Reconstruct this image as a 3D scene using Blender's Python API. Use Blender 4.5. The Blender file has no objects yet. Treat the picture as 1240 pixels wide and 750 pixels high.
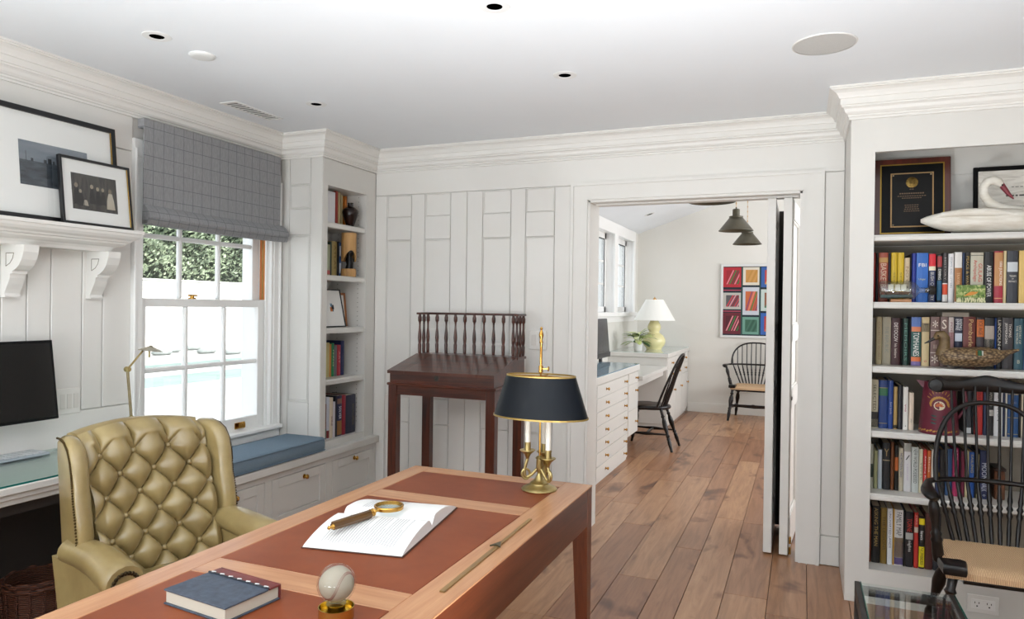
import bpy, bmesh, math, random
from mathutils import Vector as V, Matrix as M
random.seed(7)
S = bpy.context.scene
COL = S.collection
PI = math.pi

# ------------------------------------------------------------------ camera
F, YAW, PITCH, ROLL, ZC = 858.117, 0.388543, -0.004659, 0.0131742, 1.42
_f = V((-math.sin(YAW), math.cos(YAW), 0)); _r = V((math.cos(YAW), math.sin(YAW), 0)); _u = V((0, 0, 1))
_f2 = _f*math.cos(PITCH) + _u*math.sin(PITCH); _u2 = _u*math.cos(PITCH) - _f*math.sin(PITCH)
_r3 = _r*math.cos(ROLL) + _u2*math.sin(ROLL); _u3 = _u2*math.cos(ROLL) - _r*math.sin(ROLL)
cam = bpy.data.objects.new('camera', bpy.data.cameras.new('camera'))
COL.objects.link(cam)
cam.data.sensor_width = 36; cam.data.lens = 36*F/1240; cam.data.clip_start = .05; cam.data.clip_end = 300
cm = M.Identity(4)
for i in range(3):
    cm[i][0], cm[i][1], cm[i][2] = _r3[i], _u3[i], -_f2[i]
cm.translation = (0, 0, ZC)
cam.matrix_world = cm
S.camera = cam

def px(x, y, X=None, Y=None, Z=None):
    """photo pixel -> point on the plane X=, Y= or Z= of the room"""
    d = _r3*((x-620)/F) - _u3*((y-375)/F) + _f2
    t = X/d.x if X is not None else Y/d.y if Y is not None else (Z-ZC)/d.z
    return V((0, 0, ZC)) + d*t

# ------------------------------------------------------------------ world, sun, added fill lights
S.view_settings.view_transform = 'Standard'
S.view_settings.look = 'None'
S.view_settings.exposure = 0.0
S.view_settings.gamma = 1.0
S.view_settings.use_curve_mapping = False
w = bpy.data.worlds.new('sky'); S.world = w; w.use_nodes = True
nt = w.node_tree
bg = nt.nodes['Background']; bg.inputs['Strength'].default_value = 2.0
bg.inputs['Color'].default_value = (.80, .90, 1.0, 1)

def light(name, kind, loc, energy, color=(1, 1, 1), size=None, target=None):
    L = bpy.data.lights.new(name, kind); L.energy = energy; L.color = color
    o = bpy.data.objects.new(name, L); COL.objects.link(o); o.location = loc
    if size:
        L.shape = 'RECTANGLE'; L.size, L.size_y = size
    if target is not None:
        o.rotation_euler = (V(target)-V(loc)).to_track_quat('-Z', 'Y').to_euler()
    return o
sun = light('sun', 'SUN', (20, 1, 22), 7.0, (1, .96, .9), None, (0, 0, 0)); sun.data.angle = .01
# added unseen fill lights: two aimed up indoors, one in the far room
DAY = (.91, .965, 1.0)
light('added_front_fill', 'AREA', (-1.6, -1.3, .8), 180, DAY, (2.2, 1.0), (-1.65, -1.22, 2.2))
light('added_front_fill', 'AREA', (.9, -1.3, .8), 60, DAY, (1.6, 1.0), (.85, -1.22, 2.2))
light('added_far_fill', 'AREA', (2.36, 7.2, 1.65), 128, (.96, .98, 1.0), (3.6, 1.9), (-1, 7.2, 3.4))
UPL = (-.2, 1.05)
up = light('added_uplight_beam', 'SPOT', (*UPL, .34), 290, DAY, None, (UPL[0], UPL[1]+.3, 2.5))  # added spot with no known lamp behind it, brightens the ceiling
up.data.spot_size = math.radians(138); up.data.spot_blend = 1.0; up.data.shadow_soft_size = .09

# ------------------------------------------------------------------ materials
def lin(c):
    if isinstance(c, str):
        c = [int(c[i:i+2], 16)/255 for i in (0, 2, 4)]
    return tuple((x/12.92 if x <= .04045 else ((x+.055)/1.055)**2.4) for x in c) + (1,)
_mats = {}
def base_mat(name, rough=.5, metal=0, spec=.5, coat=0):
    m = bpy.data.materials.new(name); m.use_nodes = True
    b = m.node_tree.nodes['Principled BSDF']
    b.inputs['Roughness'].default_value = rough; b.inputs['Metallic'].default_value = metal
    b.inputs['Specular IOR Level'].default_value = spec; b.inputs['Coat Weight'].default_value = coat
    b.inputs['Coat Roughness'].default_value = .12
    return m, m.node_tree, b
def flat(c, rough=.5, metal=0, coat=0, name=None, spec=.5):
    k = (c, rough, metal, coat, spec)
    if k in _mats: return _mats[k]
    m, t, b = base_mat(name or 'paint_' + str(c), rough, metal, spec, coat)
    b.inputs['Base Color'].default_value = lin(c)
    _mats[k] = m; return m
def N(t, kind, **kw):
    n = t.nodes.new(kind)
    for k, v in kw.items():
        if k in n.inputs: n.inputs[k].default_value = v
        else: setattr(n, k, v)
    return n
def ramp(t, stops):
    r = t.nodes.new('ShaderNodeValToRGB')
    e = r.color_ramp.elements
    while len(e) < len(stops): e.new(.5)
    for i, (p, c) in enumerate(stops):
        e[i].position = p; e[i].color = lin(c)
    return r
def coords(t, scale=(1, 1, 1), rot=(0, 0, 0), rand=False):
    tc = N(t, 'ShaderNodeTexCoord'); mp = N(t, 'ShaderNodeMapping')
    mp.inputs['Scale'].default_value = scale; mp.inputs['Rotation'].default_value = rot
    t.links.new(tc.outputs['Object'], mp.inputs['Vector'])
    if rand:
        oi = N(t, 'ShaderNodeObjectInfo'); vm = N(t, 'ShaderNodeVectorMath', operation='SCALE')
        vm.inputs[0].default_value = (37, 23, 51); t.links.new(oi.outputs['Random'], vm.inputs['Scale'])
        t.links.new(vm.outputs[0], mp.inputs['Location'])
    return mp.outputs['Vector']
def bump(t, b, h, strength=.2, dist=.002):
    n = N(t, 'ShaderNodeBump'); n.inputs['Strength'].default_value = strength; n.inputs['Distance'].default_value = dist
    t.links.new(h, n.inputs['Height']); t.links.new(n.outputs['Normal'], b.inputs['Normal'])
def mottled(name, c1, c2, scale=8, rough=.5, metal=0, detail=4, bumpk=0, stretch=(1, 1, 1), coat=0, lo=.35, hi=.68, dist=.002, spec=.5, rand=False):
    m, t, b = base_mat(name, rough, metal, spec, coat)
    n = N(t, 'ShaderNodeTexNoise', Scale=scale, Detail=detail, Roughness=.6)
    t.links.new(coords(t, stretch, rand=rand), n.inputs['Vector'])
    r = ramp(t, [(lo, c1), (hi, c2)])
    t.links.new(n.outputs['Fac'], r.inputs['Fac']); t.links.new(r.outputs['Color'], b.inputs['Base Color'])
    if bumpk: bump(t, b, n.outputs['Fac'], bumpk, dist)
    return m
def wood(name, c1, c2, axis=0, scale=9, rough=.35, coat=.25, c3=None, rand=False):
    m, t, b = base_mat(name, rough, 0, .5, coat)
    st = [9, 9, 9]; st[axis] = .55
    vec = coords(t, st, rand=rand)
    n = N(t, 'ShaderNodeTexNoise', Scale=scale*.35, Detail=6, Roughness=.65, Distortion=.6)
    t.links.new(vec, n.inputs['Vector'])
    n2 = N(t, 'ShaderNodeTexNoise', Scale=scale*2.4, Detail=3)
    t.links.new(vec, n2.inputs['Vector'])
    mx = N(t, 'ShaderNodeMath', operation='MULTIPLY_ADD'); mx.inputs[1].default_value = .3
    t.links.new(n2.outputs['Fac'], mx.inputs[0]); t.links.new(n.outputs['Fac'], mx.inputs[2])
    r = ramp(t, [(.42, c1), (.62, c3 or c2), (.85, c2)] if c3 else [(.45, c1), (.85, c2)])
    t.links.new(mx.outputs[0], r.inputs['Fac']); t.links.new(r.outputs['Color'], b.inputs['Base Color'])
    bump(t, b, n2.outputs['Fac'], .06, .001)
    return m
def thin_glass(name, tint=(1, 1, 1), refl=.08):
    m = bpy.data.materials.new(name); m.use_nodes = True; t = m.node_tree; t.nodes.clear()
    o = N(t, 'ShaderNodeOutputMaterial'); mix = N(t, 'ShaderNodeMixShader')
    tr = N(t, 'ShaderNodeBsdfTransparent'); tr.inputs['Color'].default_value = (*tint, 1)
    gl = N(t, 'ShaderNodeBsdfGlossy'); gl.inputs['Roughness'].default_value = .02
    lw = N(t, 'ShaderNodeLayerWeight'); lw.inputs['Blend'].default_value = .5
    pw = N(t, 'ShaderNodeMath', operation='POWER'); pw.inputs[1].default_value = 4
    ma = N(t, 'ShaderNodeMath', operation='MULTIPLY_ADD'); ma.inputs[1].default_value = .7; ma.inputs[2].default_value = refl*.5
    t.links.new(lw.outputs['Facing'], pw.inputs[0]); t.links.new(pw.outputs[0], ma.inputs[0])
    t.links.new(ma.outputs[0], mix.inputs['Fac']); t.links.new(tr.outputs[0], mix.inputs[1]); t.links.new(gl.outputs[0], mix.inputs[2])
    t.links.new(mix.outputs[0], o.inputs['Surface'])
    return m

WHITE = mottled('white_paint', 'E4E1DB', 'E6E3DE', 3, .42)
CEIL = mottled('ceiling_paint', 'E7EAED', 'E9ECEF', 2, .6)
FARW = mottled('far_wall_paint', 'DEDBD3', 'E0DDD6', 2, .55)
CABW = mottled('cabinet_paint', 'D6D3CD', 'D9D6D0', 3, .35)
BRASS = mottled('brass', 'B8893F', 'D0A458', 20, .24, 1)
OLDBR = mottled('aged_brass', 'A08E5C', 'C6B37E', 14, .36, 1)
STEEL = flat('9A9C9E', .3, 1)
BLACK = flat('060607', .5, name='black', spec=.2)
GLASS = thin_glass('window_glass')
MAHOG = wood('dark_mahogany', '2A0F08', '5C2814', 0, 9, .28, .25)
MAHOGZ = wood('dark_mahogany_upright', '2A0F08', '5C2814', 2, 9, .28, .25)
CHERRY = wood('cherry_wood', 'A56E49', 'C5946C', 1, 8, .36, .2, c3='B6825C')
CHERRYX = wood('cherry_wood_cross', 'A56E49', 'C5946C', 0, 8, .36, .2, c3='B6825C')
CHERRYS = wood('cherry_wood_red', '4A2010', '6A341D', 1, 8, .36, .25)
CHERRYZ = wood('cherry_wood_leg', '5A2812', '7E4020', 2, 8, .36, .25)
INLAY = mottled('russet_leather', '793A1D', '894627', 5, .42, bumpk=.05, spec=.3)
LEATHER = mottled('olive_tan_leather', '8A764C', 'A38F60', 6, .3, bumpk=.05, coat=.45, detail=6)
EBONY = mottled('ebonised_wood', '0C0908', '1A120F', 14, .3, coat=.12, spec=.3)
RUSH = None
OAK = None

# ------------------------------------------------------------------ mesh tools
class MB:
    def __init__(s): s.v = []; s.f = []; s.mi = []; s.m = 0
    def add(s, vs, fs):
        o = len(s.v); s.v += [tuple(a) for a in vs]
        for q in fs: s.f.append(tuple(i+o for i in q)); s.mi.append(s.m)
        return s
    def box(s, a, b, bev=0, rot=None, piv=None):
        x0, y0, z0 = (min(a[i], b[i]) for i in range(3)); x1, y1, z1 = (max(a[i], b[i]) for i in range(3))
        lo, hi = (x0, y0, z0), (x1, y1, z1)
        if bev <= 0:
            vs = [(x, y, z) for z in (z0, z1) for y in (y0, y1) for x in (x0, x1)]
            fs = [(0, 2, 3, 1), (4, 5, 7, 6), (0, 1, 5, 4), (2, 6, 7, 3), (0, 4, 6, 2), (1, 3, 7, 5)]
        else:
            bev = min(bev, .49*min(hi[i]-lo[i] for i in range(3)))
            vs = []; idx = {}
            for sx in (0, 1):
                for sy in (0, 1):
                    for sz in (0, 1):
                        sg = (sx, sy, sz)
                        for k in range(3):
                            p = []
                            for i in range(3):
                                e = hi[i] if sg[i] else lo[i]
                                if i != k: e += -bev if sg[i] else bev
                                p.append(e)
                            idx[(sg, k)] = len(vs); vs.append(tuple(p))
            fs = []
            for k in range(3):
                i, j = [q for q in range(3) if q != k]
                for e in (0, 1):
                    loop = []
                    for (p, q) in ((0, 0), (1, 0), (1, 1), (0, 1)):
                        sg = [0, 0, 0]; sg[k] = e; sg[i] = p; sg[j] = q
                        loop.append(idx[(tuple(sg), k)])
                    fs.append(loop)
                for (p, q) in ((0, 0), (1, 0), (1, 1), (0, 1)):
                    a0 = [0, 0, 0]; a0[i] = p; a0[j] = q; a1 = list(a0); a1[k] = 1
                    a0, a1 = tuple(a0), tuple(a1)
                    fs.append([idx[(a0, i)], idx[(a1, i)], idx[(a1, j)], idx[(a0, j)]])
            for sx in (0, 1):
                for sy in (0, 1):
                    for sz in (0, 1):
                        fs.append([idx[((sx, sy, sz), k)] for k in range(3)])
        if rot is not None:
            pv = V(piv if piv is not None else ((x0+x1)/2, (y0+y1)/2, (z0+z1)/2))
            vs = [rot @ (V(q)-pv) + pv for q in vs]
        return s.add(vs, fs)
    def tube(s, pts, r, n=10, cap=True, ref=None):
        pts = [V(p) for p in pts]
        rs = r if isinstance(r, list) else [r]*len(pts)
        rings = []; prev = None
        for i, p in enumerate(pts):
            t = (pts[min(i+1, len(pts)-1)] - pts[max(i-1, 0)])
            t = t.normalized() if t.length > 1e-9 else V((0, 0, 1))
            if prev is None:
                a = V(ref) if ref else (V((0, 0, 1)) if abs(t.z) < .9 else V((1, 0, 0)))
                a = (a - t*a.dot(t)).normalized()
            else:
                a = (prev - t*prev.dot(t)).normalized()
            prev = a; b = t.cross(a)
            ra, rb = rs[i] if isinstance(rs[i], (list, tuple)) else (rs[i], rs[i])
            rings.append([p + a*ra*math.cos(2*PI*k/n) + b*rb*math.sin(2*PI*k/n) for k in range(n)])
        return s.loft(rings, cap)
    def loft(s, rings, cap=True, closed=True):
        n = len(rings[0]); vs = [q for rg in rings for q in rg]; fs = []
        for i in range(len(rings)-1):
            for k in range(n if closed else n-1):
                fs.append((i*n+k, i*n+(k+1) % n, (i+1)*n+(k+1) % n, (i+1)*n+k))
        if cap:
            fs.append(tuple(range(n))[::-1]); fs.append(tuple(range((len(rings)-1)*n, len(rings)*n)))
        return s.add(vs, fs)
    def lathe(s, prof, o=(0, 0, 0), n=16, mat=None, cap=True, axis=None):
        """prof [(r,h)] turned about z (or about axis vector) at o"""
        rot = V((0, 0, 1)).rotation_difference(V(axis)).to_matrix() if axis is not None else M.Identity(3)
        rings = [[V(o) + rot @ V((max(r, 1e-5)*math.cos(2*PI*k/n), max(r, 1e-5)*math.sin(2*PI*k/n), h)) for k in range(n)] for r, h in prof]
        return s.loft(rings, cap)
    def prism(s, poly, h0, h1, fn):
        """poly 2-D outline, fn(a,b,h)->xyz"""
        n = len(poly)
        return s.loft([[fn(a, b, h0) for a, b in poly], [fn(a, b, h1) for a, b in poly]])
    def pillow(s, poly, t, r, fn, steps=4, edge=1.0):
        """outline with rounded edges; thickness t (along h), rounding inset r"""
        n = len(poly); cen = V((sum(p[0] for p in poly)/n, sum(p[1] for p in poly)/n))
        area = sum(poly[i][0]*poly[(i+1) % n][1]-poly[(i+1) % n][0]*poly[i][1] for i in range(n))
        sg = 1 if area > 0 else -1
        nor = []
        for i in range(n):
            e = V(poly[(i+1) % n]) - V(poly[i-1]); e = V((-e.y, e.x))*sg
            nor.append(e.normalized() if e.length > 1e-9 else V((0, 0)))
        rings = []
        for k in range(-steps, steps+1):
            th = k/steps*PI/2*edge
            ins = r*(1-math.cos(th)); h = t/2*math.sin(th)/math.sin(PI/2*edge)
            rings.append([fn(poly[i][0]+nor[i].x*ins, poly[i][1]+nor[i].y*ins, h) for i in range(n)])
        return s.loft(rings)
    def grid(s, nu, nv, fn):
        vs = [fn(i/nu, j/nv) for j in range(nv+1) for i in range(nu+1)]
        fs = [(j*(nu+1)+i, j*(nu+1)+i+1, (j+1)*(nu+1)+i+1, (j+1)*(nu+1)+i) for j in range(nv) for i in range(nu)]
        return s.add(vs, fs)
    def sweep(s, prof, path, closed=False, side=1):
        """moulding: prof [(out,z)] closed outline, path [(x,y)] with mitres; out is to the left*side"""
        P = [V(p) for p in path]; n = len(P); rings = []
        for i in range(n):
            if closed or 0 < i < n-1:
                d0 = (P[i]-P[i-1]).normalized(); d1 = (P[(i+1) % n]-P[i]).normalized()
            elif i == 0: d0 = d1 = (P[1]-P[0]).normalized()
            else: d0 = d1 = (P[-1]-P[-2]).normalized()
            n0 = V((-d0.y, d0.x))*side; n1 = V((-d1.y, d1.x))*side
            mt = (n0+n1)/(1+n0.dot(n1))
            rings.append([(P[i].x+mt.x*o, P[i].y+mt.y*o, z) for o, z in prof])
        if closed: rings.append(rings[0])
        return s.loft(rings, not closed)
    def ball(s, c, r, n=12, sc=(1, 1, 1)):
        k = n//2
        rings = [[V(c)+V((r*sc[0]*math.sin(PI*j/k)*math.cos(2*PI*i/n), r*sc[1]*math.sin(PI*j/k)*math.sin(2*PI*i/n), -r*sc[2]*math.cos(PI*j/k))) for i in range(n)] for j in [.02]+list(range(1, k))+[k-.02]]
        return s.loft(rings)
    def build(s, name, mat, parent=None, smooth=None, world=False, kind=None, label=None, **props):
        me = bpy.data.meshes.new(name)
        vs = s.v
        if world and parent is not None:
            inv = WM[parent].inverted(); vs = [inv @ V(q) for q in vs]
        bm = bmesh.new(); bv = [bm.verts.new(q) for q in vs]
        for q, mi in zip(s.f, s.mi):
            try: fc = bm.faces.new([bv[i] for i in q]); fc.material_index = mi
            except ValueError: pass
        bmesh.ops.recalc_face_normals(bm, faces=bm.faces)
        bm.to_mesh(me); bm.free()
        for m_ in (mat if isinstance(mat, (list, tuple)) else [mat]): me.materials.append(m_)
        if smooth:
            me.polygons.foreach_set('use_smooth', [True]*len(me.polygons)); me.set_sharp_from_angle(angle=math.radians(smooth))
        o = bpy.data.objects.new(name, me); COL.objects.link(o)
        WM[o] = M.Identity(4)
        if parent is not None:
            o.parent = parent; WM[o] = WM[parent].copy()
        if kind: o['kind'] = kind
        if label: o['label'] = label
        for k, q in props.items(): o[k] = q
        return o
WM = {}
def thing(name, label, cat, loc=(0, 0, 0), rz=0, group=None):
    o = bpy.data.objects.new(name, None); COL.objects.link(o); o.empty_display_size = .05
    o.location = loc; o.rotation_euler = (0, 0, rz); o['label'] = label; o['category'] = cat
    if group: o['group'] = group
    WM[o] = M.Translation(loc) @ M.Rotation(rz, 4, 'Z')
    return o
def tag(o, label, cat, group=None):
    o['label'] = label; o['category'] = cat
    if group: o['group'] = group
    return o
def struct(o, label, cat):
    o['kind'] = 'structure'; o['label'] = label; o['category'] = cat
    return o
def copy_tree(o, parent=None, loc=None, rz=None):
    c = o.copy(); COL.objects.link(c)
    if parent is not None: c.parent = parent
    for ch in list(o.children): copy_tree(ch, c)
    if loc is not None: c.location = loc
    if rz is not None: c.rotation_euler = (0, 0, rz)
    WM[c] = M.Identity(4) if loc is None else M.Translation(loc) @ M.Rotation(rz or 0, 4, 'Z')
    return c
_txt = {}
def text_geo(txt):
    if txt in _txt: return _txt[txt]
    cu = bpy.data.curves.new('t', 'FONT'); cu.body = txt; cu.resolution_u = 2; cu.fill_mode = 'BOTH'
    ob = bpy.data.objects.new('t', cu); COL.objects.link(ob)
    me = bpy.data.meshes.new_from_object(ob)
    vs = [tuple(q.co) for q in me.vertices]; fs = [tuple(p.vertices) for p in me.polygons]
    bpy.data.objects.remove(ob); bpy.data.curves.remove(cu); bpy.data.meshes.remove(me)
    xs = [q[0] for q in vs]; ys = [q[1] for q in vs]
    x0, x1, y0, y1 = min(xs), max(xs), min(ys), max(ys)
    vs = [((q[0]-x0)/(x1-x0), (q[1]-y0)/(y1-y0)) for q in vs]
    _txt[txt] = (vs, fs, (x1-x0)/(y1-y0)); return _txt[txt]
def lettering(txt, o, du, dv, name, mat, parent, world=True):
    """flat letters filling the parallelogram o + a*du + b*dv"""
    vs, fs, _ = text_geo(txt); o, du, dv = V(o), V(du), V(dv)
    b = MB(); b.add([o+du*a+dv*c for a, c in vs], fs)
    return b.build(name, mat, parent, world=world)
# ------------------------------------------------------------------ room shell
XL, YB, XN, YN, YK, XK, ZT = -3.154, 4.308, -2.825, 3.703, 3.836, .21, 2.5
YFW, XFW, XFR = 10.0, -2.169, 2.4          # far room: far wall, window wall, right wall
DX0, DX1, DZ = -1.2525, -.006, 2.09        # doorway

def oak():
    m, t, b = base_mat('oak_plank', .34, 0, .5, .12)
    vec = coords(t, (11, .9, 11), rand=True)
    n = N(t, 'ShaderNodeTexNoise', Scale=2.2, Detail=7, Roughness=.65, Distortion=.8); t.links.new(vec, n.inputs['Vector'])
    r = ramp(t, [(.3, '946E50'), (.52, 'B28A69'), (.75, 'C6A07D')]); t.links.new(n.outputs['Fac'], r.inputs['Fac'])
    oi = N(t, 'ShaderNodeObjectInfo')
    rr = ramp(t, [(0, 'C2A08A'), (.35, 'E6D2C2'), (.7, 'FFF6EC'), (1, 'D2B39E')]); t.links.new(oi.outputs['Random'], rr.inputs['Fac'])
    mx = N(t, 'ShaderNodeMix', data_type='RGBA', blend_type='MULTIPLY'); mx.inputs['Factor'].default_value = .8
    t.links.new(r.outputs['Color'], mx.inputs['A']); t.links.new(rr.outputs['Color'], mx.inputs['B'])
    k = N(t, 'ShaderNodeTexNoise', Scale=2.1, Detail=3, Roughness=.55, Distortion=.4); t.links.new(coords(t, (2.2, 1.1, 1), rand=True), k.inputs['Vector'])
    kr = ramp(t, [(.0, 'FFFFFF'), (.58, 'FFFFFF'), (.66, 'B09684'), (.72, '6A4E3C'), (.78, '3A281E')]); t.links.new(k.outputs['Fac'], kr.inputs['Fac'])
    m2 = N(t, 'ShaderNodeMix', data_type='RGBA', blend_type='MULTIPLY'); m2.inputs['Factor'].default_value = .85
    t.links.new(mx.outputs['Result'], m2.inputs['A']); t.links.new(kr.outputs['Color'], m2.inputs['B'])
    t.links.new(m2.outputs['Result'], b.inputs['Base Color'])
    bump(t, b, n.outputs['Fac'], .05, .001)
    return m
OAK = oak()
b = MB(); b.box((-3.4, -1.9, -.12), (2.9, 4.5, -.016)); b.box((-2.4, 4.5, -.12), (2.6, 10.2, -.016))
floor = struct(b.build('floor', flat('2A1B12', .8)), 'wide plank oak floor running through the doorway', 'floor')
edges = [-.677, -.525, -.343, -.138, .041]
while edges[0] > -3.15: edges.insert(0, edges[0]-random.choice((.16, .19, .21, .2)))
while edges[-1] < 2.7: edges.append(edges[-1]+random.choice((.16, .19, .21, .2)))
ends = {2: (4.9, 3.62, 6.3, 8.1), }
for i in range(len(edges)-1):
    x0, x1 = edges[i]+.0013, edges[i+1]-.0013
    y = -1.7 - random.random()*1.2
    lim = YFW if x1 > XFW+.05 else YB
    while y < lim:
        y2 = y + random.uniform(1.1, 2.5)
        if lim - y2 < .35: y2 = lim
        a, c = max(y, -1.7)+.0013, min(y2, lim)-.0013
        if c-a > .05 and c > -1.0:
            b = MB(); b.box((x0, a, -.016), (x1, c, 0), .0011)
            b.build('plank', OAK, floor)
        y = y2

# walls --------------------------------------------------------------
WY0, WY1, WZ0, WZ1 = 2.645, 3.60, .60, 2.17       # main window opening
b = MB()
b.box((-3.36, -1.9, -.1), (-3.166, WY0, 2.55)); b.box((-3.36, WY1, -.1), (-3.166, 4.5, 2.55))
b.box((-3.36, WY0, -.1), (-3.166, WY1, WZ0)); b.box((-3.36, WY0, WZ1), (-3.166, WY1, 2.55))
wall_left = struct(b.build('wall_left', WHITE), 'off white boarded wall with the sash window', 'wall')
b = MB()
b.box((-3.2, YB+.012, -.1), (DX0, 4.508, 2.55)); b.box((DX1, YB+.012, -.1), (2.7, 4.508, 2.55)); b.box((DX0, YB+.012, DZ), (DX1, 4.508, 2.55))
b.box((-2.4, 4.49, 2.5), (2.6, 4.62, 4.0))
wall_back = struct(b.build('wall_back', WHITE), 'off white panelled wall with the wide doorway', 'wall')
def holed_wall(name, label, axis, pos, thick, lo, hi, z1, holes):
    """vertical wall with rectangular openings (u0,u1,z0,z1)"""
    b = MB(); us = sorted({lo, hi, *[h[0] for h in holes], *[h[1] for h in holes]})
    def bx(u0, u1, z0, z1_):
        if axis == 'x': b.box((pos, u0, z0), (pos+thick, u1, z1_))
        else: b.box((u0, pos, z0), (u1, pos+thick, z1_))
    for u0, u1 in zip(us, us[1:]):
        h = [q for q in holes if q[0] <= u0 and q[1] >= u1]
        if h: bx(u0, u1, -.1, h[0][2]); bx(u0, u1, h[0][3], z1)
        else: bx(u0, u1, -.1, z1)
    return struct(b.build(name, WHITE if 'far' not in name else FARW), label, 'wall')
wall_front = holed_wall('wall_front', 'plain white wall with two wide windows behind the desk', 'y', -1.9, .2, -3.4, 2.9, 2.55, [(-2.7, -.5, .6, 2.3), (.1, 1.7, .6, 2.3)])
wall_right = holed_wall('wall_right', 'plain white side wall at the end of the bookcase', 'x', 2.7, .2, -1.9, 4.5, 2.55, [])
wall_far = holed_wall('wall_far', 'plain white end wall of the room beyond the doorway', 'y', YFW, .2, -2.4, 2.6, 4.2, [])
wall_far_left = holed_wall('wall_far_left', 'white window wall of the room beyond the doorway', 'x', XFW-.2, .2, 4.5, 10.2, 2.75, [(7.62, 8.63, 1.36, 2.36), (8.75, 9.72, 1.36, 2.36)])
wall_far_right = holed_wall('wall_far_right', 'white right hand wall of the room beyond the doorway', 'x', XFR, .2, 4.5, 10.2, 3.0, [(5.4, 9.0, .7, 2.6)])
b = MB(); b.box((-3.4, -1.9, ZT), (3.9, 4.5, ZT+.12))  # slab runs past the right wall as an added eave against sun
ceiling = struct(b.build('ceiling', CEIL), 'flat white ceiling of the study', 'ceiling')
b = MB(); sl = .352
zl = 2.49 - .02
b.prism([(XFW-.25, zl-.25*sl), (.1, zl+(.1-XFW)*sl), (3.5, zl+(.1-XFW)*sl-3.4*.25), (3.5, zl+(.1-XFW)*sl-3.4*.25+.12), (.1, zl+(.1-XFW)*sl+.12), (XFW-.25, zl-.25*sl+.12)], 4.5, 10.2, lambda a, c, h: (a, h, c))  # far slope also oversails its right wall, an added sun shade
struct(b.build('ceiling_vaulted', CEIL), 'white sloping vaulted ceiling of the room beyond', 'ceiling')

# crown moulding
prof = [(0, 2.352), (.010, 2.352), (.010, 2.362), (.016, 2.366), (.016, 2.374), (.022, 2.376), (.030, 2.386), (.034, 2.400), (.040, 2.406), (.046, 2.408), (.046, 2.416), (.052, 2.418), (.052, 2.446), (.058, 2.448),
        (.062, 2.458), (.071, 2.472), (.085, 2.482), (.094, 2.484), (.094, 2.490), (.102, 2.491), (.102, 2.4999), (0, 2.4999)]
b = MB(); b.sweep(prof, [(XL, -1.7), (XL, YN), (XN, YN), (XN, YB), (XK, YB), (XK, YK), (2.7, YK), (2.7, -1.7)], True, -1)
struct(b.build('trim_1', WHITE), 'stepped white crown moulding around the ceiling', 'moulding')

# panelling pieces on the back wall ------------------------------------
def board(name, parent, a, c, bev=.003, m=None):
    b = MB(); b.box(a, c, bev); return b.build(name, m or WHITE, parent)
G = .0018
def bpiece(name, x0, x1, z0, z1, d=0, bev=.003):
    return board(name, wall_back, (x0+G, YB+d, z0+G), (x1-G, YB+.0125, z1-G), bev)
ZP = 2.19
bpiece('frieze_board', XN, XK, ZP, 2.40)
cols = [(-2.73, -2.532), (-2.424, -2.225), (-1.984, -1.781), (-1.676, -1.477)]
stiles = [(XN, -2.73), (-2.532, -2.424), (-2.225, -2.101), (-2.101, -1.984), (-1.781, -1.676), (-1.477, -1.369)]
for x0, x1 in stiles: bpiece('stile', x0, x1, .0, ZP)
for x0, x1 in cols:
    for z0, z1, kind in [(2.035, ZP, 'panel'), (1.873, 2.035, 'rail'), (.776, 1.873, 'panel'), (.601, .776, 'rail'), (.17, .601, 'panel'), (0, .17, 'rail')]:
        if kind == 'rail': bpiece('rail', x0, x1, z0, z1)
        else:
            # panel with a raised bead round a sunk field
            o = bpiece('panel', x0, x1, z0, z1, .009)
            b = MB()
            for q in [((x0+G, z0+G), (x0+.008, z1-G)), ((x1-.008, z0+G), (x1-G, z1-G)), ((x0+.008, z0+G), (x1-.008, z0+.008)), ((x0+.008, z1-.008), (x1-.008, z1-G))]:
                b.box((q[0][0], YB+.001, q[0][1]), (q[1][0], YB+.0095, q[1][1]), .002)
            b.build('panel_bead', WHITE, o)
bpiece('stile', .108, XK, .165, ZP); bpiece('base_board', .108, XK, 0, .165)

# doorway casing (trim_2) and jamb
b = MB()
CW = .115
def casing(b, x0, x1, z1, y0, y1, w):
    b.box((x0-w, y0, 0), (x0, y1, z1+w)); b.box((x1, y0, 0), (x1+w, y1, z1+w)); b.box((x0, y0, z1), (x1, y1, z1+w))
casing(b, DX0-.008, DX1+.008, DZ+.008, YB-.012, YB+.012, CW-.03)
for s_ in (0,):
    casing(b, DX0-.008-(CW-.03), DX1+.008+(CW-.03), DZ+.008+(CW-.03), YB-.022, YB+.012, .0195)
    casing(b, DX0-.004, DX1+.004, DZ+.004, YB-.017, YB+.012, .012)
struct(b.build('trim_2', WHITE), 'white moulded casing around the wide doorway', 'door casing')
b = MB()
b.box((DX0-.004, YB-.005, 0), (DX0+.012, 4.52, DZ)); b.box((DX1-.012, YB-.005, 0), (DX1+.004, 4.52, DZ)); b.box((DX0, YB-.005, DZ-.012), (DX1, 4.52, DZ+.004))
b.box((DX0+.03, 4.38, DZ-.022), (DX1-.02, 4.42, DZ-.012))
struct(b.build('trim_3', WHITE), 'flat white jamb lining of the doorway', 'door jamb')

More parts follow.
